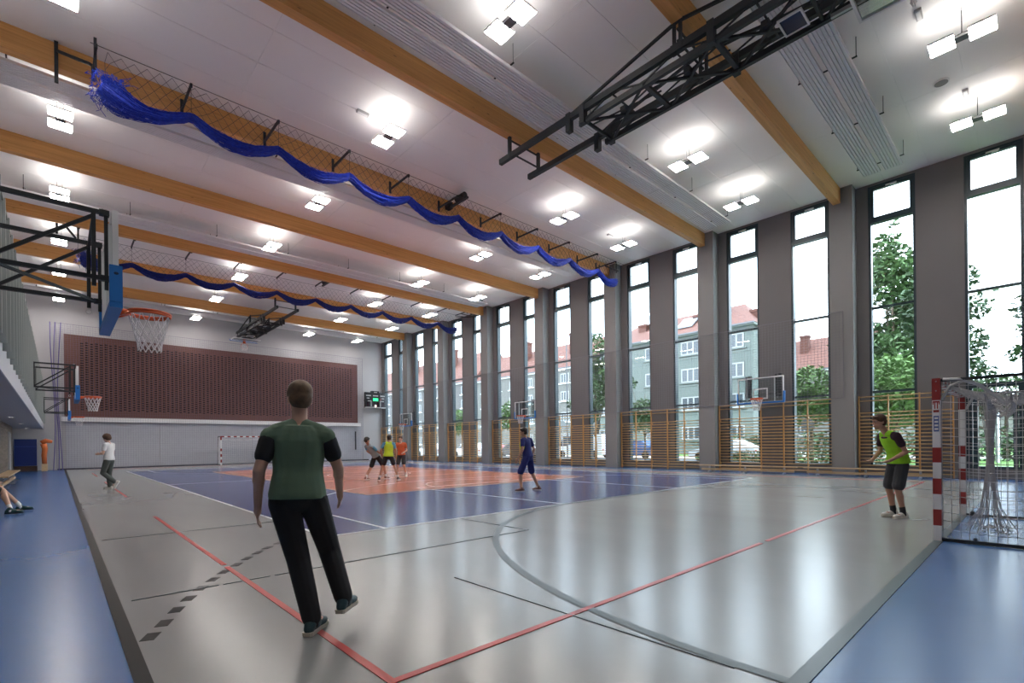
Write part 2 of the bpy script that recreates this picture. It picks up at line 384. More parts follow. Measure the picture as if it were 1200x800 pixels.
# windows
def frame_rect(mb, y0, y1, z0, z1, w, x0, x1):
    mb.box(x0, x1, y0, y0 + w, z0, z1).box(x0, x1, y1 - w, y1, z0, z1).box(x0, x1, y0 + w, y1 - w, z0, z0 + w).box(x0, x1, y0 + w, y1 - w, z1 - w, z1)
    return mb
for i, (y0, y1) in enumerate(WIN):
    mb = MB(); frame_rect(mb, y0, y1, .33, 10.64, .075, XW + .03, XW + .30)
    mb.box(XW + .02, XW + .26, y0 + .07, y1 - .07, 9.26, 9.40).box(XW + .10, XW + .24, y0 + .07, y1 - .07, 6.12, 6.20).box(XW + .10, XW + .24, y0 + .07, y1 - .07, 3.03, 3.11)
    w = obj('window_%d' % (i + 1), mb, M_frame); tag(w, 'tall narrow dark framed window, %s from the near right end' % ORD[i], 'window', 'windows of the right wall', 'structure')
    obj('sash_frame', frame_rect(MB(), y0 + .06, y1 - .06, 9.38, 10.58, .10, XW + .06, XW + .20), M_frame, w)
    for z0, z1 in [(9.46, 10.5), (6.19, 9.28), (3.10, 6.14)] + ([(.38, 3.05)] if i else []):
        obj('pane', MB().box(XW + .16, XW + .166, y0 + .07, y1 - .07, z0, z1), M_glass, w)
    yc = (y0 + y1) / 2
    obj('sash_handle', MB().box(XW + .02, XW + .06, yc - .16, yc + .16, 10.50, 10.54).box(XW + .0, XW + .03, yc - .14, yc + .02, 10.46, 10.50), M_white, w)
y0, y1 = WIN[0]
mb = MB(); frame_rect(mb, y0 + .05, y1 - .05, .02, 3.06, .10, XW + .05, XW + .22); mb.box(XW + .05, XW + .22, y0 + .1, y1 - .1, 2.50, 2.64)
d1 = obj('door_1', mb, M_frame); tag(d1, 'dark framed glass garden door behind the near goal', 'door', kind='structure')
obj('door_leaf', frame_rect(MB(), y0 + .16, y1 - .16, .12, 2.5, .12, XW + .04, XW + .16), M_frame, d1)
obj('pane', MB().box(XW + .10, XW + .106, y0 + .2, y1 - .2, .2, 2.45), M_glass, d1)
obj('pane', MB().box(XW + .13, XW + .136, y0 + .14, y1 - .14, 2.62, 3.0), M_glass, d1)
obj('door_handle', MB().bar((XW - .04, y0 + .24, .95), (XW - .04, y0 + .24, 1.25), .03).bar((XW - .04, y0 + .24, 1.0), (XW + .06, y0 + .24, 1.0), .02).bar((XW - .04, y0 + .24, 1.2), (XW + .06, y0 + .24, 1.2), .02), M_galv, d1)

# roof beams
for k in range(-1, 7):
    y = 5.0 + PITCH * k
    o = obj('roof_beam', MB().box(XL, 21.47, y, y + .24, 10.14, ZC), M_glu)
    tag(o, 'long glued timber roof beam, %s counted from the far end wall' % ORD[6 - k], 'beam', 'timber roof beams', 'structure')

# ---------------------------------------------------------------- lamps
def make_lamp():
    r = empty('ceiling_lamp')
    for s in (-1, 1):
        b = MB().box(-.25, .25, s * .33 - .22, s * .33 + .22, .012, .05)
        h = obj('lamp_head', b, M_white, r)
        obj('added_ceiling_fill', MB().box(-.20, .20, s * .33 - .17, s * .33 + .17, .05, .056), M_addfill, h)  # added upward-glowing plate to brighten the ceiling, no part of the real fitting
        obj('diffuser', MB().box(-.235, .235, s * .33 - .205, s * .33 + .205, 0, .014), M_lamp, h)
    obj('bracket', MB().box(-.10, .10, -.11, .11, .0, .02).box(-.09, -.05, -.14, .14, .0, .07).box(.05, .09, -.14, .14, .0, .07), mat('lamp_bracket_grey', (.22, .22, .23), .4), r)
    obj('wire', MB().tube([(-.07, 0, .05), (-.07, 0, .65)], .005, 4).tube([(.07, 0, .05), (.07, 0, .65)], .005, 4), M_black, r)
    return r
lamp0 = make_lamp(); first = True
LY = [40.1, 34.1, 28.85, 23.55, 18.2, 12.9, 7.65, 1.13]
ROWN = {.13: 'row nearest the gallery', 7.17: 'second row from the gallery', 14.97: 'second row from the windows', 19.08: 'row nearest the windows'}
for x in (.13, 7.17, 14.97, 19.08):
    for j, yy in enumerate(LY):
        o = lamp0 if first else copy_tree(lamp0); first = False
        o.location = (x * .972, yy * .972, 10.05)
        tag(o, 'twin square ceiling lamp, %s from the end wall in the %s' % (ORD[j], ROWN[x]), 'lamp', 'twin ceiling lamps')

# ---------------------------------------------------------------- radiant ceiling panels
def radiant(yc, x1, label):
    r = empty('radiant_panel', (0, yc, 10.15))
    for s in (-1, 1):
        n = 6; w = .46; y0 = s * .29 - w / 2
        prof = []
        for i in range(n):
            a = y0 + i * w / n
            prof += [(a, .0), (a + .05, .0), (a + .057, .035), (a + w / n - .004, .035)]
        prof += [(y0 + w, 0), (y0 + w, .07), (y0, .07)]
        k = len(prof); vs = [(XL + .6, p[0], p[1]) for p in prof] + [(x1, p[0], p[1]) for p in prof]
        fs = [(i, (i + 1) % k, k + (i + 1) % k, k + i) for i in range(k)] + [tuple(range(k)), tuple(range(2 * k - 1, k - 1, -1))]
        st = obj('panel_strip', MB().add(vs, fs), M_radi, r)
        for q in range(8):
            xx = XL + 3 + q * 3.0
            if xx < x1: obj('joint_strip', MB().box(xx, xx + .02, y0 - .005, y0 + w + .005, -.006, .02), M_white, st)
    for q in range(9):
        xx = x1 - .5 - q * 2.9
        hb = MB().box(xx, xx + .03, -.62, .62, .075, .10)
        for s in (-.6, .6): hb.tube([(xx + .015, s, .09), (xx + .015, s, .55)], .008, 4)
        obj('hanger', hb, M_black, r)
    tag(r, label, 'radiant panel', 'white radiant panels')
radiant(3.45, 20.0, 'white ribbed radiant panel pair nearest the camera')
radiant(8.95, 20.0, 'white ribbed radiant panel pair before the second nearest beam')
radiant(16.5, 20.0, 'white ribbed radiant panel pair just behind the nearer raised blue net')
radiant(24.2, 20.0, 'white ribbed radiant panel pair between the two raised blue nets')
radiant(37.9, 20.0, 'white ribbed radiant panel pair nearest the far end wall')

# ---------------------------------------------------------------- ceiling fittings
def fitting(kind, x, y, label):
    if kind == 'round':
        o = empty('ceiling_speaker', (x, y, ZC)); obj('rim', MB().tube([(0, 0, -.03), (0, 0, 0)], .17, 20), M_white, o); obj('grille', MB().tube([(0, 0, -.04), (0, 0, -.025)], .14, 20), mat('speaker_grille_grey', (.25, .25, .26), .6), o)
        tag(o, label, 'speaker')
    else:
        o = empty('smoke_detector', (x, y, ZC)); obj('housing', MB().box(-.17, .17, -.06, .06, -.06, 0), mat('detector_grey', (.42, .42, .43), .5), o); obj('slot', MB().box(-.14, .14, -.035, .035, -.075, -.055), M_white, o)
        tag(o, label, 'detector')
fitting('round', 17.13, 1.7, 'round flush ceiling speaker near the window corner')
fitting('box', 18.1, 1.3, 'small grey box on the ceiling beside the round speaker')
fitting('box', 6.38, 12.92, 'small grey box on the ceiling left of the long net motor')
fitting('box', 18.39, 13.15, 'small grey box on the ceiling by the windows, above the net end')
fitting('box', 14.0, 1.75, 'small grey box on the ceiling next to the near backboard')

# ---------------------------------------------------------------- end wall: perforated panel, scoreboard, net
ap = empty('acoustic_panel', (0, YE - .1, 3.3)); tag(ap, 'large brown perforated acoustic panel on the far end wall', 'acoustic panel')
X0, X1, Z0, Z1 = .34, 19.55, 0.0, 5.14
mx0, mx1, mz0, mz1 = X0 + .72, X1 - .5, Z0 + .42, Z1 - .40
mb = MB()
for x0, x1, z0, z1 in [(X0, mx0, Z0, Z1), (mx1, X1, Z0, Z1), (mx0, mx1, Z0, mz0), (mx0, mx1, mz1, Z1)]:
    mb.box(x0, x1, -.06, 0, z0, z1)
obj('panel_border', mb, M_acou, ap)
nc, nr = 76, 28; cw, ch = (mx1 - mx0) / nc, (mz1 - mz0) / nr
mb = MB(); hw, hh = cw * .31, ch * .25
for i in range(nc):
    for j in range(nr):
        ax0, ax1 = mx0 + i * cw, mx0 + (i + 1) * cw; az0, az1 = mz0 + j * ch, mz0 + (j + 1) * ch
        cx, cz = (ax0 + ax1) / 2, (az0 + az1) / 2 + (ch * .2 if i % 2 else -ch * .2)
        o = [(ax0, -.05, az0), (ax1, -.05, az0), (ax1, -.05, az1), (ax0, -.05, az1)]
        h = [(cx - hw, -.05, cz - hh), (cx + hw, -.05, cz - hh), (cx + hw, -.05, cz + hh), (cx - hw, -.05, cz + hh)]
        d = [(a, -.02, c) for a, b, c in h]
        mb.add(o + h + d, [(q, (q + 1) % 4, 4 + (q + 1) % 4, 4 + q) for q in range(4)] + [(4 + q, 4 + (q + 1) % 4, 8 + (q + 1) % 4, 8 + q) for q in range(4)])
obj('perforated_sheet', mb, M_acou, ap)
obj('cavity_lining', MB().box(mx0, mx1, -.018, -.005, mz0, mz1), M_dark, ap)

M_sb = mat('scoreboard_black', (.012, .012, .015), .35); M_lab = mat('scoreboard_label', (.5, .48, .48), .5)
M_grn = mat('green_display', (.01, .2, .06), .4, emit=(.03, .75, .22), estr=.9)
M_rdd = mat('red_display', (.1, .01, .01), .4, emit=(.5, .05, .05), estr=.5)
sb = empty('scoreboard', (21.02, YE - .62, 4.68)); tag(sb, 'black sports scoreboard with a lit green display in the far corner', 'scoreboard')
obj('case', MB().box(-.95, .95, -.05, .25, .05, 1.36).box(-.35, .35, -.05, .25, 1.36, 1.50), M_sb, sb)
obj('bottom_rail', MB().box(-1.0, 1.0, -.09, .28, -.02, .06), M_lab, sb)
obj('wall_arm', MB().box(-.8, -.72, .25, .62, .6, .7).box(.72, .80, .25, .62, .6, .7), M_sb, sb)
for x0, x1, z0, z1 in [(-.92, -.45, 1.02, 1.12), (-.25, .25, 1.02, 1.12), (.45, .92, 1.02, 1.12), (-.15, .15, 1.34, 1.42), (-.85, -.6, .80, .88), (.6, .85, .80, .88), (-.75, -.4, .56, .63), (.4, .8, .56, .63), (-.46, -.40, .1, .55), (.42, .50, .1, .55)]:
    obj('label_strip', MB().box(x0, x1, -.062, -.05, z0, z1), M_lab, sb)
obj('green_display', MB().box(-.24, .24, -.065, -.05, .60, .86), M_grn, sb)
for x0, x1 in [(-.85, -.62), (-.3, -.12), (.12, .3), (.62, .85)]:
    obj('digit_window', MB().box(x0, x1, -.06, -.05, .12, .5), mat('digit_glass', (.03, .012, .02), .15), sb)
obj('red_display', MB().box(.45, .55, -.064, -.05, .72, .82), M_rdd, sb)
obj('lamp_dot', MB().box(-.08, .06, -.066, -.05, .08, .24), mat('score_lamp', (1, .9, .8), .4, emit=(1, .8, .65), estr=1.6), sb)

def grid_net(name, label, corner, ud, vd, nu, nv, m, r=.0035):
    """straight square-mesh net: one tube per cord"""
    corner, ud, vd = V(corner), V(ud), V(vd); mb = MB()
    for i in range(nu + 1): mb.tube([corner + ud * (i / nu), corner + ud * (i / nu) + vd], r, 3, caps=False)
    for j in range(nv + 1): mb.tube([corner + vd * (j / nv), corner + vd * (j / nv) + ud], r, 3, caps=False)
    o = empty(name, corner); tag(o, label, 'net')
    mb.v = [(a - corner.x, b - corner.y, c - corner.z) for a, b, c in mb.v]
    k = obj('netting', mb, m, o); tag(k, kind='stuff')
    eb = MB(); c0 = V((0, 0, 0))
    for p, q in [(c0, ud), (c0, vd), (ud, ud + vd), (vd, ud + vd)]: eb.tube([p, q], r * 3, 5)
    obj('edge_rope', eb, m, o)
    return o
grid_net('protective_net', 'thin grey protective net hung along the window wall', (21.44, 4.95, 2.9), (0, 35.6, 0), (0, 0, 3.2), 300, 30, M_greynet, .0045)
grid_net('protective_net', 'fine lilac protective net hung before the far end wall', (-.02, YE - .45, .05), (19.9, 0, 0), (0, 0, 8.95), 150, 70, M_lilnet, .0035)
sr = empty('net_side_rope', (-.08, YE - .62, 0)); tag(sr, 'gathered violet net edge hanging left of the brown panel', 'net')
for q in range(3): obj('strand', MB().tube([(q * .16 - .1 + .1 * math.sin(z * .5 + q), -.03 * q, z * .9) for z in range(0, 11)], .025, 5), mat('violet_net_edge', (.13, .11, .30), .7), sr)

# ---------------------------------------------------------------- wall bars
def wall_bars(y0, y1, nf, label):
    r = empty('wall_bars', (21.86, y0, 0)); L = y1 - y0
    tag(r, label, 'wall bars', 'wooden wall bars along the windows')
    ub = MB().box(-.035, .035, -.018, .018, .0, 2.93).box(.03, .14, -.014, .014, .3, .36).box(.03, .14, -.014, .014, 2.2, 2.26).mesh('upright', M_barp)
    for i in range(nf + 1): link('upright', ub, r, (-.03, L * i / nf, 0))
    rb = MB().tube([(0, 0, 0), (0, L, 0)], .019, 8).mesh('rung', M_bar, True)
    for z in [.12 + .128 * q for q in range(18)] + [2.74]: link('rung', rb, r, (-.03, 0, z))
    link('rung', rb, r, (-.09, 0, 2.88))
    return r
wall_bars(1.95, 4.56, 3, 'short wooden wall bars behind the goalkeeper')
for k in range(7):
    wall_bars(5.38 + PITCH * k, 9.79 + PITCH * k, 5, 'long wooden wall bars, %s bay beyond the goalkeeper' % ORD[k])

# ---------------------------------------------------------------- basketball hoops on the side walls
def rim_and_net(parent):
    rb = MB().tube([(.375 + .228 * math.cos(t), .228 * math.sin(t), 3.05) for t in [2 * PI * q / 28 for q in range(28)]], .016, 8, True).tube([(.375 + .226 * math.cos(t), .226 * math.sin(t), 3.022) for t in [2 * PI * q / 28 for q in range(28)]], .014, 8, True)
    rb.box(0.02, .16, -.07, .07, 2.995, 3.055).box(.0, .03, -.09, .09, 2.93, 3.09)
    for s in (-1, 1): rb.bar((.02, s * .07, 2.95), (.20, s * .12, 3.04), .02)
    rim = obj('rim', rb, M_orim, parent, True)
    lk = MB(); nn = 12
    zz = [3.035, 2.88, 2.79, 2.71, 2.635, 2.56]; rr = [.225, .185, .165, .145, .130, .125]
    def P(i, lv):
        t = 2 * PI * (i + (.5 if lv % 2 else 0)) / nn
        return (.375 + rr[lv] * math.cos(t), rr[lv] * math.sin(t), zz[lv])
    for i in range(nn):
        lk.tube([P(i, 0), P(i, 1)], .0065, 5); lk.tube([P(i + 1, 0), P(i, 1)], .0065, 5)
        for lv in range(1, 5):
            lk.tube([P(i, lv), P(i, lv + 1)], .0065, 5)
            lk.tube([P(i, lv), P(i - 1 if lv % 2 == 0 else i + 1, lv + 1)], .0065, 5)
    obj('hoop_net', lk, M_whitenet, rim)
    return rim
def make_hoop(arm, name):
    r = empty(name)
    fr = MB(); frame_rect2 = [(-.9, -.86, 2.9, 3.95), (.86, .9, 2.9, 3.95), (-.86, .86, 2.9, 2.94), (-.86, .86, 3.91, 3.95)]
    for y0, y1, z0, z1 in frame_rect2: fr.box(-.055, .0, y0, y1, z0, z1)
    obj('backboard_frame', fr, M_white, r)
    obj('backboard_glass', MB().box(-.03, -.018, -.86, .86, 2.94, 3.91), M_bglass, r)
    tb = MB()
    for y0, y1, z0, z1 in [(-.295, -.245, 3.05, 3.5), (.245, .295, 3.05, 3.5), (-.245, .245, 3.05, 3.1), (-.245, .245, 3.45, 3.5)]: tb.box(-.018, -.012, y0, y1, z0, z1)
    obj('target_square', tb, M_white, r)
    for y in (-.55, .55): obj('board_stiffener', MB().box(-.07, -.03, y - .02, y + .02, 2.95, 3.9), M_white, r)
    pb = MB().box(-.085, .03, -.93, .93, 2.865, 2.93)
    for s in (-1, 1): pb.add([(-.085, s * .875, 2.93), (.03, s * .875, 2.93), (.03, s * .94, 2.93), (-.085, s * .94, 2.93), (-.085, s * .885, 3.33), (.03, s * .885, 3.33), (.03, s * .94, 3.33), (-.085, s * .94, 3.33)],
                             [(3, 2, 1, 0), (4, 5, 6, 7), (0, 1, 5, 4), (1, 2, 6, 5), (2, 3, 7, 6), (3, 0, 4, 7)])
    pad = obj('edge_pad', pb, M_bluepad, r)
    for s in (-1, 1): obj('pad_emblem', MB().ell((-.025, s * .941, 3.24), (.022, .004, .016), nu=12, nv=6), M_pad2, pad)
    for s in (-1, 1):
        y = s * .6; fb = MB()
        fb.bar((-arm, y, 4.0), (-.07, y, 4.0), .045).bar((-arm, y, 3.25), (-.07, y, 3.25), .045)
        fb.bar((-arm + .06, y, 3.25), (-arm + .06, y, 4.0), .045).bar((-.20, y, 3.15), (-.20, y, 4.0), .04).bar((-.09, y, 3.12), (-.09, y, 4.0), .035)
        fb.bar((-arm + .06, y, 3.27), (-.20, y, 3.95), .035)
        fb.box(-.15, -.06, y - .035, y + .035, 3.97, 4.03).box(-.15, -.06, y - .035, y + .035, 3.22, 3.28)
        fb.box(-arm - .02, -arm, y - .08, y + .08, 3.15, 4.1)
        obj('arm_frame', fb, M_black, r)
    for p, q in [((-arm + .05, -.6, 3.25), (-.12, .6, 3.25)), ((-.20, -.6, 3.95), (-.20, .6, 3.95)), ((-arm + .06, -.6, 3.95), (-arm + .06, .6, 3.95))]: obj('cross_brace', MB().bar(p, q, .03), M_black, r)
    obj('lock_clip', MB().box(-.13, -.08, -.63, -.58, 4.0, 4.04), M_galv, r)
    obj('lock_ring', MB().tube([(-.2 + .03 * math.cos(t), .6, 3.10 + .03 * math.sin(t)) for t in [2 * PI * q / 10 for q in range(10)]], .006, 5, True), M_galv, r)
    rim_and_net(r)
    return r
hl = make_hoop(1.10, 'basketball_hoop')
hl.location = (.52, 7.9, 0); tag(hl, 'large near basketball hoop with blue pads on the gallery side', 'basketball hoop')
for y, lb in [(21.9, 'middle basketball hoop on the gallery side, before the brown panel'), (36.2, 'smallest, farthest basketball hoop on the gallery side')]:
    c = copy_tree(hl); c.location = (.52, y, 0); tag(c, lb, 'basketball hoop')
hr = make_hoop(.50, 'basketball_hoop')
hr.location = (21.43, 7.9, 0); hr.rotation_euler = (0, 0, PI); tag(hr, 'nearest basketball hoop on the window side, glass board with blue bottom pad', 'basketball hoop')
for y, lb in [(21.9, 'middle basketball hoop on the window side, above the blue player'), (36.2, 'farthest basketball hoop on the window side')]:
    c = copy_tree(hr); c.location = (21.43, y, 0); tag(c, lb, 'basketball hoop')

# ---------------------------------------------------------------- folding hoops under the ceiling
def make_ceiling_hoop():
    r = empty('ceiling_basketball_hoop')
    XA, XB = 9.63, 10.81
    for x in (XA, XB):
        obj('main_rail', MB().bar((x, 10.75, 9.58), (x, 1.75, 9.58), .11, .15), M_black, r)
        obj('frame_chord', MB().bar((x + (.05 if x == XA else -.05), 7.8, 9.30), (x + (.05 if x == XA else -.05), 1.7, 9.30), .09, .13), M_black, r)
        obj('hanging_post', MB().bar((x, 10.34, 9.55), (x, 10.34, 10.2), .085).box(x - .07, x + .07, 10.26, 10.42, 9.52, 9.64), M_black, r)
        obj('hanging_post', MB().bar((x, 5.06, 9.55), (x, 5.06, 10.2), .06).bar((x, 5.20, 9.55), (x, 5.20, 10.2), .06).box(x - .07, x + .07, 5.0, 5.26, 9.5, 9.66), M_black, r)
        obj('brace_rod', MB().bar((x, 8.15, 9.62), (x, 5.13, 10.15), .055), M_black, r)
        obj('brace_rod', MB().bar((x, 2.2, 9.62), (x, 5.13, 10.15), .055), M_black, r)
        for y in (8.1, 7.65, 4.4): obj('clamp', MB().box(x - .075, x + .075, y - .07, y + .07, 9.22, 9.68), M_black, r)
    for z in (10.06, 9.70): obj('cross_bar', MB().bar((XA, 10.34, z), (XB, 10.34, z), .035), M_black, r)
    for z in (10.0, 9.75): obj('cross_bar', MB().bar((XA, 5.13, z), (XB, 5.13, z), .035), M_black, r)
    ys = [7.62, 5.95, 4.35, 2.75, 1.75]
    for i, y in enumerate(ys): obj('cross_bar', MB().bar((XA, y, 9.30), (XB, y, 9.30), .10 if i in (1, 2) else .05, .07), M_black, r)
    for a, b in zip(ys, ys[1:]):
        obj('lattice_rod', MB().bar((XA, a, 9.28), (XB, b, 9.28), .05).bar((XB, a, 9.28), (XA, b, 9.28), .05), M_black, r)
        m = (a + b) / 2
        for x in (XA, XB): obj('lattice_rod', MB().bar((x, a, 9.3), (x, m, 9.56), .03).bar((x, m, 9.56), (x, b, 9.3), .03), M_black, r)
        obj('lattice_rod', MB().bar((XA, m, 9.5), (XB, m, 9.5), .03).bar((10.0, a, 9.36), (10.4, b, 9.5), .028).bar((10.4, a, 9.36), (10.05, b, 9.5), .028), M_black, r)
        obj('hinge_box', MB().box(10.05, 10.4, m - .07, m + .07, 9.30, 9.42), M_black, r)
    # board folded flat, face down
    bz = 9.12; c = 10.22
    fb = MB()
    for x0, x1, y0, y1 in [(c - .9, c - .85, 1.2, 2.25), (c + .85, c + .9, 1.2, 2.25), (c - .85, c + .85, 1.2, 1.25), (c - .85, c + .85, 2.20, 2.25)]: fb.box(x0, x1, y0, y1, bz, bz + .06)
    obj('backboard_frame', fb, M_white, r)
    obj('backboard_glass', MB().box(c - .85, c + .85, 1.25, 2.2, bz + .02, bz + .032), M_bglass, r)
    sb_ = MB()
    for x in (c - .45, c + .45): sb_.box(x - .03, x + .03, 1.3, 2.6, bz + .06, bz + .13)
    sb_.box(c - .8, c + .8, 1.7, 1.76, bz + .06, bz + .12)
    obj('board_support', sb_, M_galv, r)
    obj('edge_pad', MB().box(c - .93, c + .93, 1.17, 1.24, bz - .03, bz + .08), M_bluepad, r)
    rc = bz - .375
    rb = MB().tube([(c + .228 * math.cos(t), 1.36, rc + .228 * math.sin(t)) for t in [2 * PI * q / 28 for q in range(28)]], .011, 8, True).box(c - .08, c + .08, 1.31, 1.41, bz - .17, bz)
    rim = obj('rim', rb, M_orim, r, True)
    nb = MB()
    for q in range(12):
        t = 2 * PI * q / 12; a = V((c + .225 * math.cos(t), 1.36, rc + .225 * math.sin(t)))
        e = V((c + .14 * math.cos(t + .5), 1.36 + .02 * math.sin(q), rc - .28 - .08 * abs(math.cos(t))))
        nb.tube([a, (a + e) / 2 + V((0, .05 * math.cos(q), -.05)), e], .006, 4)
        t2 = t - 1; nb.tube([a, V((c + .15 * math.cos(t2), 1.36 + .03, rc - .2)), e + V((.03, 0, .03))], .006, 4)
    obj('hoop_net', nb, M_whitenet, rim)
    sx, sy = 10.0, 2.9
    fb = MB()
    for x0, x1, y0, y1 in [(sx, sx + .03, sy, sy + .42), (sx + .47, sx + .5, sy, sy + .42), (sx + .03, sx + .47, sy, sy + .03), (sx + .03, sx + .47, sy + .39, sy + .42)]: fb.box(x0, x1, y0, y1, 9.17, 9.21)
    wf = obj('window_plate', fb, M_white, r); obj('plate_glass', MB().box(sx + .03, sx + .47, sy + .03, sy + .39, 9.185, 9.20), mat('smoked_glass', (.03, .05, .10), .04), wf)
    return r
ch1 = make_ceiling_hoop(); tag(ch1, 'big black folding basketball frame hung under the near ceiling', 'basketball hoop')
ch2 = copy_tree(ch1); ch2.location = (20.44, 41.44, 0); ch2.rotation_euler = (0, 0, PI); tag(ch2, 'small distant black folding basketball frame hung above the brown panel', 'basketball hoop')

# ---------------------------------------------------------------- raised blue divider nets
def divider(yt, yb_, label, m, seed):
    rr = random.Random(seed); r = empty('divider_net', (0, yt, 0)); tag(r, label, 'net', 'raised blue divider nets')
    dirn = 1 if yb_ > yt else -1; arms = [2.49 + 2.04 * k for k in range(9)] + [20.3]
    xs, zs = [], []
    anchors = [.78] + arms; x = .78
    def zc(x):
        for a, b in zip(anchors, anchors[1:]):
            if a <= x <= b:
                t = (x - a) / (b - a); pk = 9.47
                za = 9.36 if a == .78 else pk; zb = 9.25 if b == 20.3 else pk
                return za + (zb - za) * t - .32 * math.sin(PI * t) ** .9 * (b - a) / 2.04
        return 9.25
    X = [.78 + i * (20.3 - .78) / 200 for i in range(201)]
    def swell(x): return 1 + 1.5 * math.exp(-((x - .95) / .42) ** 2) + .35 * math.exp(-((x - 20.2) / .5) ** 2)
    core = MB().tube([(x, 0, zc(x)) for x in X], [.085 * swell(x) * (.85 + .2 * math.sin(PI * ((x - .45) % 2.04) / 2.04)) for x in X], 10)
    obj('bundle_core', core, m, r, True)
    sb_ = MB()
    for k in range(80):
        a = rr.uniform(0, 2 * PI); rad = .12 * math.sqrt(rr.uniform(.35, 1)); ph = rr.uniform(0, 6.28); fq = rr.uniform(3, 7); low_ = max(0, -math.sin(a))
        pts = []
        for i, x in enumerate(X):
            t = ((x - .45) % 2.04) / 2.04; sg = math.sin(PI * t)
            aa = a + .5 * math.sin(x * .8 + ph) ; s_ = swell(x)
            pts.append((x, math.cos(aa) * rad * s_ + .02 * math.sin(fq * x + ph), zc(x) + math.sin(aa) * rad * s_ * (.75 + .45 * sg) - .05 * low_ * sg + .015 * math.sin(fq * 2 * x + ph)))
        sb_.tube(pts, .009, 3, caps=False)
    for k in range(130):           # loose mesh at the gathered end
        a = rr.uniform(0, 6.28); q = V((.62 + rr.uniform(0, .55), .22 * math.cos(a), 9.42 + .25 * math.sin(a)))
        pts = [q]
        for _ in range(4): q = q + V((rr.uniform(-.09, .12), rr.uniform(-.06, .06), rr.uniform(-.13, .06))); pts.append(q)
        sb_.tube(pts, .007, 3, caps=False)
    tag(obj('bundled_netting', sb_, m, r), kind='stuff')
    ub = MB(); d = .24; n = int((20.3 - .9) / d)
    for i in range(n):
        x = .9 + i * d
        for s in (-1, 1):
            pts = []
            for q in range(5):
                xx = x + s * q * d / 1.2; xx = min(max(xx, .85), 20.3); t = q / 4
                pts.append((xx, .03 * math.sin(q * 2 + i), 10.22 * (1 - t) + zc(xx) * t - .03 * math.sin(PI * ((xx - .45) % 2.04) / 2.04) * (1 - t)))
            ub.tube(pts, .0045, 3, caps=False)
    tag(obj('upper_netting', ub, mat('dark_net_cord', (.03, .03, .06), .7), r), kind='stuff')
    obj('top_cable', MB().tube([(.6, 0, 10.26), (21.4, 0, 10.26)], .008, 5), M_black, r)
    L = abs(yb_ - yt) * dirn
    for x in [.7] + arms:
        b = MB().bar((x, -.03 * dirn, 10.25), (x, L, 10.25), .05).bar((x, L - .03 * dirn, 10.12), (x, L - .03 * dirn, 10.52), .07, .04).bar((x, -.02 * dirn, 10.27), (x, -.02 * dirn, 10.18), .05)
        bk = obj('bracket', b, M_black, r)
        obj('lift_cord', MB().tube([(x, 0, 10.22), (x, 0, zc(x) + .05)], .005, 4), M_black, bk)
    mb_ = MB().tube([(11.05, L * .08, 10.47), (11.05, L * .5, 10.47)], .11, 14).bar((11.05, -.05 * dirn, 10.33), (11.05, L, 10.33), .10, .06).box(10.95, 11.15, min(L * .8, L), max(L * .8, L), 10.3, 10.55)
    obj('winding_motor', mb_, M_black, r)
    eb = MB().bar((.05, L * .95, 9.75), (.05, L * .95, 10.75 - .06), .07).bar((.08, L * .9, 10.45), (.62, L * .3, 10.0), .06).bar((.70, L * .25, 9.9), (.70, L * .25, 10.6), .055)
    obj('end_bracket', eb, M_black, r)
    eb = MB().bar((20.35, 0, 10.15), (21.4, L * .6, 10.15), .05).bar((20.6, L, 10.05), (20.6, L, 10.5), .06).bar((20.3, L * .5, 10.2), (21.4, L * .5, 10.2), .04)
    obj('end_bracket', eb, M_black, r)
    return r
divider(14.2, 15.44, 'raised bright blue divider net nearest the camera, sagging in waves', M_bluenet, 3)
divider(27.45, 26.14, 'raised dark blue divider net farther back, sagging in waves', M_dbnet, 5)

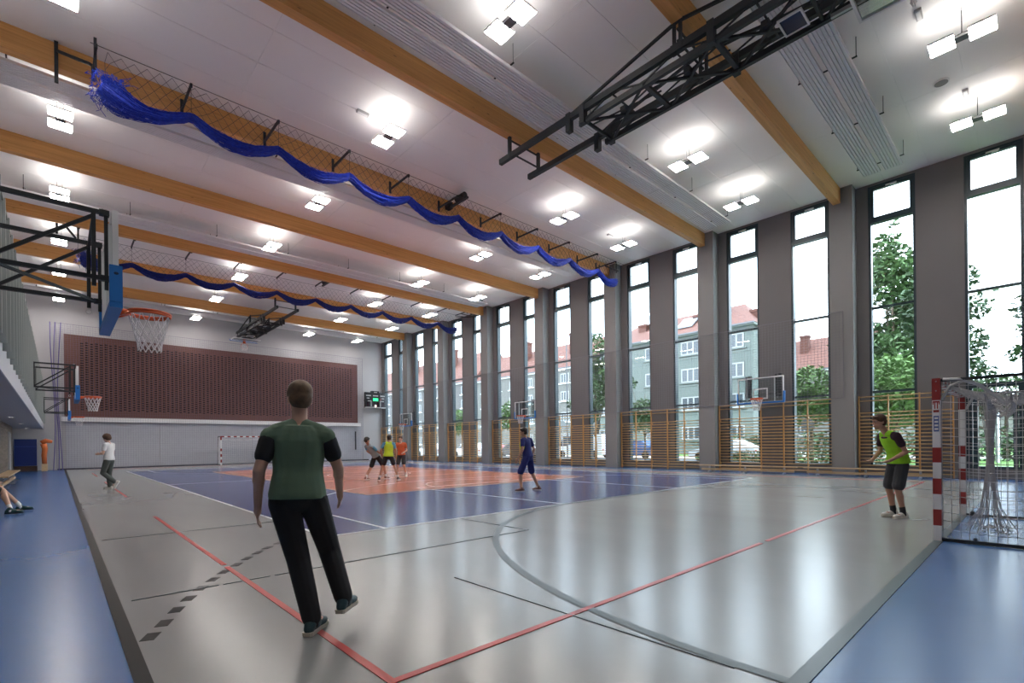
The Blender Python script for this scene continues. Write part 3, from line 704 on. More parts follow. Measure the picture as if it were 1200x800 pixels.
# ---------------------------------------------------------------- handball goals
def striped(mb_axis, parent, name, length, bands, frm):
    """post or bar of square section: white body with red band sleeves; frm(t0,t1,w) -> MB"""
    p = obj(name, frm(0, length, .08), M_white, parent)
    for a, b in bands: obj('red_band', frm(a, b, .083), M_red, p)
    return p
def make_goal(cx, yf, back, label, near):
    r = empty('handball_goal', (cx, yf, 0)); tag(r, label, 'goal', 'handball goals')
    bands = [(.20, .405), (.60, .80), (1.005, 1.195), (1.80, 2.08)]
    for s in (-1, 1):
        x = s * 1.5
        p = striped(None, r, 'post', 2.08, bands, lambda a, b, w: MB().box(x + s * .0 - w / 2, x + w / 2, -w / 2, w / 2, a, b))
        if near and s < 0:
            f = -.0 if s < 0 else 0
            obj('maker_label', MB().box(x - .026, x + .026, .0415, .043, 1.42, 1.62), mat('label_blue', (.08, .14, .36), .5), p)
            lb = MB()
            for q in range(4): lb.box(x - .018 + q * .0, x + .018, .043, .044, 1.44 + q * .046, 1.465 + q * .046)
            obj('label_lettering', lb, M_white, p)
            em = MB().box(x - .034, x + .034, .0415, .0435, 1.77, 1.79).box(x - .034, x - .024, .0415, .0435, 1.745, 1.77).box(x + .024, x + .034, .0415, .0435, 1.745, 1.77).box(x - .011, x + .011, .0415, .0435, 1.69, 1.77).box(x - .028, x + .028, .0415, .0435, 1.655, 1.68)
            obj('red_emblem', em, M_red, p)
            # the same marks on the camera-facing side
            for sy in (-1,):
                obj('maker_label', MB().box(x - .043, x - .0415, -.026, .026, 1.40, 1.60), mat('label_blue', (.08, .14, .36), .5), p)
                lb = MB()
                for q in range(4): lb.box(x - .0445, x - .043, -.018, .018, 1.42 + q * .046, 1.445 + q * .046)
                obj('label_lettering', lb, M_white, p)
                em = MB()
                for y0, y1, z0, z1 in [(-.034, .034, 1.77, 1.79), (-.034, -.024, 1.745, 1.77), (.024, .034, 1.745, 1.77), (-.018, -.007, 1.69, 1.77), (.007, .018, 1.69, 1.77), (-.028, .028, 1.645, 1.675)]: em.box(x - .0435, x - .0415, y0, y1, z0, z1)
                obj('red_emblem', em, M_red, p)
                [obj('bolt', MB().ell((x - .041, 0, z), .008), M_galv, p) for z in (2.04, 1.92)]
    xb = []
    q = -1.5
    while q < 1.5: xb.append((q + 1.5, min(q + .2, 1.46) + 1.5)); q += .4
    striped(None, r, 'crossbar', 3, [(a, b) for a, b in xb if b - a > .02], lambda a, b, w: MB().box(-1.5 + a, -1.5 + b, -w / 2, w / 2, 2.04 - w / 2, 2.04 + w / 2))
    for s in (-1, 1):
        x = s * 1.5
        obj('base_rail', MB().bar((x, back * .03, .025), (x, back, .025), .04), M_black, r)
        obj('top_arm', MB().bar((x, back * .03, 2.05), (x, back * .85, 2.05), .035).tube([(x, back * .85, 2.05), (x, back * .9, 1.7), (x, back * .97, .8), (x, back, .03)], .018, 6), M_black, r)
        obj('net_support', MB().tube([(x, back * .05, 2.06), (x, back * .18, 2.05), (x - s * .02, back * .3, 1.98), (x - s * .04, back * .42, 1.84), (x - s * .06, back * .5, 1.72)], .022, 8).tube([(x, back * .04, 1.80), (x, back * .10, 1.97), (x, back * .22, 2.04)], .018, 8), mat('net_support_grey', (.55, .56, .57), .5), r)
    obj('base_rail', MB().bar((-1.5, back, .025), (1.5, back, .025), .04), M_black, r)
    rr = random.Random(11); nb = MB(); rad = .0042 if near else .006
    def S(u, v):               # draped net: u across, v from crossbar back and down
        x = -1.48 + 2.96 * u
        if v < .35: t = v / .35; y = back * (.03 + .80 * t); z = 2.02 - .12 * math.sin(PI * t) - .10 * t - .10 * math.sin(PI * u) * t
        else: t = (v - .35) / .65; y = back * (.83 + .15 * t) - .12 * back * math.sin(PI * t) + .03 * math.sin(14 * u + 3 * t); z = 1.92 - .10 * math.sin(PI * u) * (1 - t) - 1.86 * t
        return V((x, y, z))
    nu, nv = (30, 30) if near else (22, 20)
    for i in range(nu + 1): nb.tube([S(i / nu, j / 20) for j in range(21)], rad, 3, caps=False)
    for j in range(nv + 1): nb.tube([S(i / 20, j / nv) + V((0, 0, -.02 * math.sin(i * 1.7 + j))) for i in range(21)], rad, 3, caps=False)
    for s in (-1, 1):          # side nets
        for i in range(15):
            t = i / 14; y = back * (.04 + .93 * t)
            nb.tube([(s * 1.48 + .02 * math.sin(q + i), y, .04 + (2.0 - .06 * t) * q / 8) for q in range(9)], rad, 3, caps=False)
        for q in range(19):
            z = .05 + q * .108
            nb.tube([(s * 1.48 + .015 * math.sin(i + q), back * (.03 + .94 * i / 8), z - .05 * math.sin(PI * i / 8) + .03 * (i / 8)) for i in range(9)], rad, 3, caps=False)
    tag(obj('netting', nb, M_lilwhite if near else M_whitenet, r), kind='stuff')
    if near:
        hb = MB()
        for k in range(46):     # the net gathered and hanging in the middle
            a = rr.uniform(0, 6.28); q0 = rr.uniform(.05, .22); ph = rr.uniform(0, 6)
            pts = []
            for z in range(13):
                t = z / 12; w = q0 * (1.25 - .85 * math.sin(PI * min(1, t * 1.15)) + (1.6 * (t - .85) / .15 if t > .85 else 0))
                pts.append((-.08 + math.cos(a + t) * w + .02 * math.sin(9 * t + ph), -.42 + math.sin(a + t) * w * .5, 1.86 - 1.84 * t))
            hb.tube(pts, .0045, 3, caps=False)
        for k in range(30):     # and lying on the floor
            x = rr.uniform(-.5, .55); y = -.42 + rr.uniform(-.2, .15); pts = []
            for z in range(6): pts.append((x, y, .012 + .02 * abs(math.sin(z + k)))); x += rr.uniform(-.09, .12); y += rr.uniform(-.05, .05)
            hb.tube(pts, .0045, 3, caps=False)
        for k in range(26):     # gathered strip along the upper back
            x = -1.45; ph = rr.uniform(0, 6); pts = []
            for z in range(16): pts.append((-1.45 + 2.9 * z / 15, -.55 + .12 * math.sin(z * .7 + ph) , 1.86 - .16 * math.sin(PI * z / 15) + .10 * math.sin(z * 1.3 + ph * 2)))
            hb.tube(pts, .004, 3, caps=False)
        tag(obj('gathered_netting', hb, M_lilwhite, r), kind='stuff')
        obj('floor_bolt', MB().ell((-1.5, -.35, .06), .022).ell((1.5, -.12, .06), .03), M_black, r)
    return r
make_goal(9.78, .90, -1.25, 'near red and white handball goal at the right edge', True)
make_goal(10.03, 39.6, 1.0, 'far red and white handball goal before the end wall', False)

# ---------------------------------------------------------------- benches, mats, props
def bench(loc, length, rotz, label, h=.30, w=.24):
    r = empty('gym_bench', loc, rotz); tag(r, label, 'bench', 'low wooden gym benches')
    obj('seat_board', MB().box(-w / 2, w / 2, -length / 2, length / 2, h - .04, h), M_bench, r)
    obj('balance_beam', MB().box(-.04, .04, -length / 2 + .1, length / 2 - .1, .07, .15), M_bench, r)
    for s in (-1, 0, 1):
        y = s * (length / 2 - .45)
        obj('leg', MB().box(-.03, .03, y - .03, y + .03, .04, h - .04).box(-w / 2 + .01, w / 2 - .01, y - .035, y + .035, 0, .045), M_galv, r)
    return r
bench((20.95, 8.35, 0), 3.9, 0, 'long low wooden bench before the wall bars under the near window-side hoop')
bench((20.95, 4.2, 0), 3.9, 0, 'long low wooden bench before the wall bars beside the goalkeeper')
bench((-1.35, 26.2, 0), 7.0, 0, 'low wooden bench along the wall under the gallery', .42, .36)
bench((-1.36, 12.8, 0), 5.5, 0, 'low wooden bench under the seated person by the left edge', .42, .36)
mt = empty('gym_mat_trolley', (-1.36, 40.45, 0)); tag(mt, 'dark blue gym mats stacked upright against the far end wall', 'mats')
M_mat = mat('mat_blue_vinyl', (.012, .03, .17), .5)
for q in range(4): obj('mat', MB().box(-.47, .47, -.30 + q * .15, -.17 + q * .15, .32, 1.88 - (q % 2) * .04), M_mat, mt)
obj('mat_strap', MB().box(-.475, .475, -.305, -.30, 1.42, 1.47), mat('mat_strap_blue', (.03, .06, .25), .6), mt)
obj('trolley_base', MB().box(-.48, .48, -.33, .33, .0, .30), mat('trolley_brown', (.07, .035, .022), .6), mt)
ob = empty('padded_post', (-.56, 40.0, 0)); tag(ob, 'orange padded post on a pale wooden block beside the blue mats', 'post')
M_opad = mat('orange_foam', (.55, .13, .03), .6)
obj('pad', MB().tube([(0, 0, .42), (-.02, 0, .9), (.02, 0, 1.3), (-.04, 0, 1.6)], [.11, .12, .13, .15], 12), M_opad, ob, True)
obj('top_pad', MB().tube([(-.14, 0, 1.66), (.06, 0, 1.78), (.34, 0, 1.72)], [.12, .13, .08], 12), M_opad, ob, True)
obj('block', MB().box(-.13, .13, -.13, .13, 0, .42), M_bench, ob)
bg = empty('sports_bag', (-1.42, 21.2, 0)); tag(bg, 'dark blue-green sports bag on the floor by the left bench', 'bag')
obj('bag_body', MB().ell((0, 0, .15), (.16, .26, .15)), mat('bag_teal', (.02, .06, .08), .7), bg, True)
obj('bag_handle', MB().tube([(0, -.12, .27), (0, -.06, .36), (0, .06, .36), (0, .12, .27)], .012, 6), M_black, bg)

# ---------------------------------------------------------------- outdoors
M_lawn = mat('lawn_green', (.085, .19, .03), .9, var=.3, vscale=2.0)
M_asph = mat('street_asphalt', (0.084, 0.084, 0.086), .85, var=.1, vscale=1)
M_pave = mat('pavement_grey', (.42, .41, .39), .85, var=.08, vscale=1.5)
gd = obj('ground_outside', MB().box(XW + .36, 160, -60, 200, -.3, -.02), M_pave); tag(gd, 'pale pavement and yard outside the windows', 'ground', kind='structure')
for x0, x1, y0, y1, lb in [(22.6, 44, -25, 5.2, 'bright lawn behind the garden door'), (52, 130, -40, 12, 'far lawn beyond the pale park path'), (22.8, 26.2, 5.2, 14, 'narrow lawn under the windows by the round tree'), (22.9, 25.4, 16, 45, 'long narrow lawn under the middle and far windows'), (36.5, 39, 5.3, 16, 'grass verge across the street by the hedge'), (43.2, 48.5, 18, 90, 'front gardens along the apartment houses')]:
    tag(obj('lawn', MB().box(x0, x1, y0, y1, -.02, .015), M_lawn), lb, 'lawn', kind='structure')
st = obj('street', MB().box(29.8, 36.2, 5.3, 200, -.02, -.005), M_asph); tag(st, 'grey street outside, parallel to the window wall', 'street', kind='structure')
M_mint = mat('mint_render', (0.122, 0.141, 0.129), .85, var=.05, vscale=.5)
M_mint2 = mat('mint_render_band', (0.137, 0.156, 0.144), .85)
M_crm = mat('cream_render', (0.141, 0.137, 0.127), .85, var=.05, vscale=.5)
M_gryr = mat('grey_render', (0.106, 0.101, 0.099), .85, var=.06, vscale=.5)
M_roof = mat('clay_roof_tiles', (0.122, 0.045, 0.032), .8, var=.25, vscale=4)
M_chim = mat('chimney_brick', (0.093, 0.033, 0.023), .85, var=.2, vscale=6)
M_wf = mat('window_frame_white', (0.310, 0.310, 0.310), .6); M_wp = mat('far_pane', (0.067, 0.078, 0.090), .1)
M_guttr = mat('gutter_dark', (.12, .12, .13), .6)
def house(name, label, x, y0, y1, depth, eave, ridge, wallm, rows, cols, ww, wh, chim, hip0=0., hip1=0., band=None):
    r = empty(name, (x, (y0 + y1) / 2, 0)); tag(r, label, 'building'); L = (y1 - y0) / 2
    obj('wall', MB().box(0, depth, -L, L, -.1, eave), wallm, r)
    obj('eave', MB().box(-.35, depth + .35, -L - .3, L + .3, eave, eave + .22), band or M_white, r)
    e = .35
    rv = [(-e, -L - e, eave + .22), (depth + e, -L - e, eave + .22), (depth + e, L + e, eave + .22), (-e, L + e, eave + .22), (depth / 2, -L - e + hip0, ridge), (depth / 2, L + e - hip1, ridge)]
    obj('roof', MB().add(rv, [(0, 3, 5, 4), (1, 4, 5, 2), (0, 4, 1), (3, 2, 5), (0, 1, 2, 3)]), M_roof, r)
    obj('gutter', MB().box(-.5, -.35, -L - .3, L + .3, eave + .12, eave + .26), M_guttr, r)
    for cy, cz, w in chim:
        obj('chimney', MB().box(depth * .3 - w / 2, depth * .3 + w / 2, cy - w / 2, cy + w / 2, eave, cz).box(depth * .3 - w / 2 - .08, depth * .3 + w / 2 + .08, cy - w / 2 - .08, cy + w / 2 + .08, cz - .25, cz), M_chim, r)
    wf = MB().box(-.06, .02, -ww / 2, ww / 2, 0, .14).box(-.06, .02, -ww / 2, ww / 2, wh - .14, wh)
    for q in range(4): yy = -ww / 2 + (ww - .15) * q / 3; wf.box(-.06, .02, yy, yy + .15, 0, wh)
    fme = wf.mesh('window_frame', M_wf)
    pme = MB().box(-.02, .01, -ww / 2, ww / 2, 0, wh).mesh('window_pane', M_wp)
    sme = MB().box(-.16, .02, -ww / 2 - .25, ww / 2 + .25, -.14, -.02).mesh('window_sill', band or M_white)
    for z in rows:
        if band: obj('floor_band', MB().box(-.05, .02, -L, L, z - .42, z - .26), band, r)
        for yy in cols:
            f = link('window_frame', fme, r, (0, yy, z)); link('window_pane', pme, f); link('window_sill', sme, f)
    return r
hA = house('apartment_building', 'mint green apartment house with red roof and chimneys across the street', 49, 18.7, 36.8, 10, 12.5, 16.0, M_mint, [1.5, 4.6, 7.6, 10.5], [-7.2, -2.75, 1.6, 6.0, 8.1], 2.1, 1.45, [(-4.6, 16.4, 1.3), (-2.3, 15.2, .9), (2.6, 16.2, 1.3), (4.6, 15.4, 1.0), (-8.4, 14.6, 1.0)], 3.0, 3.0, M_mint2)
obj('skylight', MB().add([(-.1 + 1.2, -2.4, 13.75), (1.2 + 1.6, -2.4, 14.95), (2.8, -.6, 14.95), (1.1, -.6, 13.75), (1.1, -2.4, 13.9), (2.8, -2.4, 15.1), (2.8, -.6, 15.1), (1.1, -.6, 13.9)], [(0, 1, 2, 3), (7, 6, 5, 4), (0, 4, 5, 1), (1, 5, 6, 2), (2, 6, 7, 3), (3, 7, 4, 0)]), mat('skylight_glass', (.25, .28, .32), .2), hA)
obj('aerial', MB().bar((3, 4.6, 15.4), (3, 4.6, 19.0), .06).bar((3, 4.2, 18.6), (3, 5.0, 18.6), .04).bar((3, 4.1, 18.0), (3, 5.1, 18.0), .04).bar((3, 4.3, 17.4), (3, 4.9, 17.4), .04), M_galv, hA)
for z in (4.6, 7.6, 10.2):
    g = obj('gable_window', MB().box(1.6, 2.7, -9.12, -9.0, z, z + 1.3), M_wf, hA); obj('window_pane', MB().box(1.7, 2.6, -9.14, -9.1, z + .1, z + 1.2), M_wp, g)
    obj('window_hood', MB().box(1.3, 3.0, -9.5, -9.0, z + 1.45, z + 1.58), M_guttr, hA)
    obj('balcony', MB().box(4.0, 6.4, -10.0, -9.05, z - .5, z + .3), M_guttr, hA)
hB = house('apartment_building', 'long pale apartment house with red roof, left of the mint one', 50, 38.2, 62, 10, 11.2, 15.8, M_crm, [1.4, 4.2, 7.0, 9.4], [-10, -6.8, -3.4, 0, 3.4, 6.8, 10], 1.5, 1.3, [(-6.2, 16.6, 1.2), (3.5, 16.8, 1.2)], 0, 0)
hC = house('apartment_building', 'distant cream apartment house with red roof near the far corner', 50, 63, 100, 10, 11.5, 17.5, M_gryr, [1.4, 4.4, 7.4, 9.7], [-16, -12.5, -9, -5.5, -2, 2, 6, 10, 14], 1.6, 1.4, [(-9, 18.5, 1.2), (4, 18.2, 1.2)], 0, 0)
hD = house('gabled_house', 'white gabled house with red roof behind the round tree', 66, 13.0, 22.0, 9, 9.5, 14.2, M_crm, [2.0, 5.4], [-2, 2], 1.4, 1.3, [(-2.0, 14.8, 1.0), (2.4, 14.4, .9)], 0, 0)
hE = house('gabled_house', 'low distant house with red roof beyond the park trees', 95, -8, 16, 9, 4.5, 7.5, M_crm, [1.5], [-6, 0, 6], 1.5, 1.3, [(2, 8.4, 1.0)], 0, 0)

def leaf_mesh(rr, clusters, n, size):
    mb = MB(); tot = sum(c[1][0] * c[1][1] * c[1][2] for c in clusters)
    for c, rad in clusters:
        for _ in range(max(8, int(n * rad[0] * rad[1] * rad[2] / tot))):
            while True:
                d = V((rr.uniform(-1, 1), rr.uniform(-1, 1), rr.uniform(-1, 1)))
                if .45 < d.length < 1: break
            p = V(c) + V((d.x * rad[0], d.y * rad[1], d.z * rad[2]))
            a = V((rr.uniform(-1, 1), rr.uniform(-1, 1), rr.uniform(-.6, .6))).normalized(); b = a.cross(V((rr.uniform(-1, 1), rr.uniform(-1, 1), 1))).normalized()
            s = size * rr.uniform(.6, 1.3)
            mb.add([p - a * s, p + b * s * .45, p + a * s, p - b * s * .45], [(0, 1, 2, 3)])
    return mb
M_bark = mat('bark_brown', (.10, .075, .05), .9, var=.3, vscale=6)
M_leafA = mat('leaf_mid_green', (0.048, 0.091, 0.026), .7, var=.45, vscale=.9)
M_leafB = mat('leaf_fresh_green', (0.081, 0.154, 0.033), .7, var=.35, vscale=.9)
M_leafC = mat('leaf_dark_green', (0.033, 0.070, 0.022), .7, var=.45, vscale=.9)
def tree(label, x, y, trunk, clusters, n, size, m, seed, tr=.16):
    rr = random.Random(seed); r = empty('tree', (x, y, 0)); tag(r, label, 'tree', 'trees outside the windows')
    zt = max(c[0][2] for c in clusters)
    tb = MB().tube([(0, 0, -.05), (.05, .03, trunk * .5), (0, 0, trunk), (.05, 0, zt * .85)], [tr, tr * .8, tr * .65, tr * .2], 8)
    obj('trunk', tb, M_bark, r, True)
    for c, rad in clusters:
        z0 = min(trunk * (.75 + .3 * rr.random()), c[2]); obj('branch', MB().tube([(0, 0, z0), (c[0] * .5, c[1] * .5, (z0 + c[2]) / 2 + .2), (c[0], c[1], c[2])], [tr * .45, tr * .3, tr * .1], 6), M_bark, r, True)
    tag(obj('foliage', leaf_mesh(rr, clusters, n, size), m, r), kind='stuff')
    return r
def crown(rr, h0, h1, w, k, top=.35):
    out = []
    for i in range(k):
        t = (i + .5) / k; z = h0 + (h1 - h0) * t; ww = w * (math.sin(PI * min(1, .12 + t * .88)) ** .7) * (1 - (1 - top) * max(0, t - .5))
        a = rr.uniform(0, 6.28); q = ww * .45
        out.append(((math.cos(a) * q, math.sin(a) * q, z), (ww * .62, ww * .62, (h1 - h0) / k * 1.25)))
    return out
R2 = random.Random(21)
tree('tall lime tree filling the window behind the goalkeeper', 42.5, 6.8, 3.0, crown(R2, 2.6, 16.2, 3.8, 11, .25), 11000, .26, M_leafA, 1, .3)
tree('round fresh green tree low in the window behind the goalkeeper', 34.4, 5.7, 2.0, [((0, 0, 4.6), (1.9, 2.1, 1.5)), ((.4, 1.0, 3.6), (1.5, 1.5, 1.2)), ((-.5, -1.1, 3.7), (1.5, 1.5, 1.2)), ((0, 0, 2.8), (1.6, 1.9, .9))], 4600, .17, M_leafB, 2, .12)
tree('round fresh green tree beside the near window-side hoop', 29.2, 8.2, 2.1, [((0, 0, 4.15), (1.4, 1.4, 1.1)), ((.3, .65, 3.5), (1.2, 1.2, 1.0)), ((-.3, -.75, 3.3), (1.2, 1.1, 1.0)), ((0, .4, 2.7), (1.2, 1.4, .7))], 3600, .15, M_leafB, 3, .12)
tree('slender street tree before the mint house', 31.5, 24.1, 2.2, [((0, 0, 8.6), (1.0, 1.1, 1.6)), ((.4, .3, 6.6), (1.2, 1.3, 1.3)), ((-.3, -.3, 5.0), (1.3, 1.4, 1.2)), ((.1, .8, 3.7), (1.1, 1.1, .9)), ((0, 1.9, 4.6), (.8, .9, .8)), ((0, -1.4, 6.0), (.6, .8, .7))], 4200, .17, M_leafA, 4, .11)
tree('bushy young tree in front of the blue parked car', 29.2, 18.2, 1.6, [((0, 0, 3.4), (1.0, 1.2, .85)), ((.2, .55, 2.8), (1.0, 1.1, .8)), ((-.2, -.6, 2.7), (1.0, 1.0, .75)), ((0, 1.1, 5.4), (.45, .5, .45))], 2200, .14, M_leafA, 5, .08)
tree('dark leafy tree reaching in from the left of the garden door window', 29.0, 3.0, 2.5, [((0, -.75, 8.4), (.9, .55, .7)), ((0, -1.05, 7.0), (.9, .75, .6)), ((0, -.6, 5.4), (1.2, 1.0, .9)), ((0, -.4, 4.0), (1.6, 1.4, 1.0)), ((0, .6, 7.2), (1.0, .9, 1.6))], 3200, .15, M_leafC, 6, .14)
tree('leafy tree at the far right of the garden door window', 30.0, -1.0, 2.5, [((0, 1.2, 6.9), (.8, .7, .6)), ((0, .9, 5.8), (.9, .8, .6)), ((0, 1.1, 5.0), (.9, 1.0, .5)), ((0, 0, 6.5), (1.2, 1.0, 1.6)), ((0, 0, 4.2), (1.4, 1.4, .8))], 2600, .15, M_leafC, 7, .14)
tree('broad park tree beyond the lawn seen above the near goal', 46.0, 1.5, 1.6, [((0, 0, 4.2), (2.2, 2.6, 1.4)), ((0, 2.4, 3.4), (1.8, 2.0, 1.2)), ((0, -2.4, 3.6), (1.8, 2.0, 1.2)), ((0, 4.5, 3.2), (1.6, 1.8, 1.2))], 3600, .22, M_leafA, 8, .2)
tree('small street tree by the pale apartment house', 34.0, 36.5, 1.8, [((0, 0, 4.6), (1.3, 1.3, 1.1)), ((0, .6, 3.6), (1.3, 1.2, .9)), ((0, -.7, 3.4), (1.2, 1.2, .9))], 1800, .18, M_leafB, 9, .09)
tree('second small street tree by the pale apartment house', 34.0, 46.5, 1.8, [((0, 0, 4.4), (1.4, 1.4, 1.1)), ((0, .6, 3.4), (1.3, 1.2, .9)), ((0, -.7, 3.2), (1.2, 1.2, .9))], 1800, .19, M_leafB, 10, .09)
tree('farthest small street tree by the distant apartment house', 33.0, 56.0, 1.8, [((0, 0, 5.0), (1.6, 1.6, 1.5)), ((0, .6, 3.6), (1.4, 1.4, 1.0))], 1600, .2, M_leafA, 12, .1)
hd = empty('hedge', (40, 9, 0)); tag(hd, 'clipped green hedge beyond the street', 'hedge')
tag(obj('foliage', leaf_mesh(random.Random(5), [((0, y, .9), (.9, 2.0, 1.1)) for y in range(-9, 8, 2)], 5200, .16), M_leafC, hd), kind='stuff')
hd = empty('hedge', (26.6, 11.4, 0)); tag(hd, 'low shrubs at the kerb behind the near wall bars', 'hedge')
tag(obj('foliage', leaf_mesh(random.Random(6), [((0, y, .35), (.5, 1.0, .5)) for y in range(-6, 2, 1)], 2600, .10), M_leafA, hd), kind='stuff')
lp = empty('street_lamp', (37.0, 1.55, 0)); tag(lp, 'tall grey street lamp seen above the near goal', 'street lamp')
obj('pole', MB().tube([(0, 0, -.05), (0, 0, 4), (0, 0, 9.3)], [.09, .07, .05], 8), M_galv, lp); obj('lamp_head', MB().box(-.5, .15, -.12, .12, 9.25, 9.38), M_galv, lp)
lp = empty('street_lamp', (33.5, 28.8, 0)); tag(lp, 'slim grey street lamp with two bent arms before the pale house', 'street lamp')
obj('pole', MB().tube([(0, 0, -.05), (0, 0, 4), (0, 0, 10.6)], [.08, .06, .045], 8), M_guttr, lp)
for s in (-1, 1): obj('lamp_arm', MB().tube([(0, 0, 10.5), (0, s * .3, 10.85), (0, s * .9, 10.9), (0, s * 1.3, 10.7)], .045, 6), M_guttr, lp)
sg = empty('road_sign', (30.2, 26.45, 0)); tag(sg, 'round grey road sign seen from behind', 'sign')
obj('pole', MB().tube([(0, 0, -.05), (0, 0, 3.1)], .03, 6), M_galv, sg); obj('disc', MB().tube([(-.02, 0, 2.8), (.0, 0, 2.8)], .36, 20), M_galv, sg)
sg = empty('road_sign', (27.4, 7.86, 0)); tag(sg, 'round road sign on a pole beside the round tree', 'sign')
obj('pole', MB().tube([(0, 0, -.05), (0, 0, 2.4)], .03, 6), M_galv, sg); obj('disc', MB().tube([(-.02, 0, 2.1), (.0, 0, 2.1)], .30, 20), M_guttr, sg)

def make_car(label, x, y, color, L=4.3, H=1.48, van=False, cname='car'):
    r = empty(cname, (x, y, 0)); tag(r, label, 'van' if van else 'car', 'vehicles parked along the street'); w = .86
    cm = mat('car_paint_%02d%02d%02d' % tuple(int(c * 99) for c in color), color, .3)
    a = L / 2
    def prism(prof, w0, w1, name, m):
        k = len(prof); vs = [(-w0 if z < .95 else -w1, yy, z) for yy, z in prof] + [(w0 if z < .95 else w1, yy, z) for yy, z in prof]
        fs = [(i, k + i, k + (i + 1) % k, (i + 1) % k) for i in range(k)] + [tuple(range(k)), tuple(range(2 * k - 1, k - 1, -1))]
        return obj(name, MB().add(vs, fs), m, r)
    if van:
        prism([(-a, .30), (a, .30), (a + .02, .8), (a - .3, .98), (a - .8, H), (-a, H), (-a - .02, 1.0)], w, w * .95, 'body', cm)
        prism([(a - .36, 1.0), (a - .82, H - .12), (a - 1.9, H - .12), (a - 1.9, 1.0)], w + .015, w * .96, 'window_glass', M_wp)
    else:
        prism([(-a, .28), (a, .28), (a + .03, .55), (a - .05, .72), (a - .9, .86), (-a + .45, .92), (-a, .86), (-a - .03, .6)], w, w, 'body', cm)
        prism([(a - 1.0, .86), (a - 1.75, H - .04), (a - 2.3, H), (-a + 1.3, H - .03), (-a + .25, .92)], w * .97, w * .78, 'roof', cm)
        prism([(a - 1.15, .90), (a - 1.78, H - .12), (a - 2.3, H - .09), (-a + 1.3, H - .12), (-a + .55, .95)], w + .012, w * .815, 'window_glass', M_wp)
    for s in (-1, 1):
        for yy in (a - .8, -a + .75):
            wh = obj('wheel', MB().tube([(s * w - .1, yy, .31), (s * w + .02, yy, .31)], .31, 16), M_dark, r); obj('hub', MB().tube([(s * w + .02, yy, .31), (s * w + .03, yy, .31)], .18, 12) if s > 0 else MB().tube([(-w - .03, yy, .31), (-w - .0, yy, .31)], .18, 12), M_galv, wh)
        obj('headlight', MB().box(s * w * .6 - .14, s * w * .6 + .14, a - .04, a + .035, .58, .70), M_wf, r)
        obj('tail_light', MB().box(s * w * .75 - .1, s * w * .75 + .1, -a - .04, -a + .02, .64, .78), mat('tail_red', (.4, .02, .02), .3), r)
    return r
make_car('silver white car parked across the street behind the near hoop', 32.5, 14.2, (.62, .63, .65))
make_car('dark blue car parked behind the bushy young tree', 34.6, 22.4, (.05, .11, .25))
make_car('white delivery van parked near the slender street tree', 35.2, 28.3, (.72, .72, .72), 5.2, 2.1, True, 'delivery_van')
make_car('dark grey car parked down the street past the road sign', 30.9, 32.6, (.10, .10, .11))
make_car('white car parked far down the street', 30.9, 39.5, (.66, .66, .66))
make_car('silver car parked farthest down the street', 30.9, 46.5, (.45, .46, .48))
make_car('red car parked across from the farthest bays', 34.8, 41.0, (.35, .03, .03))

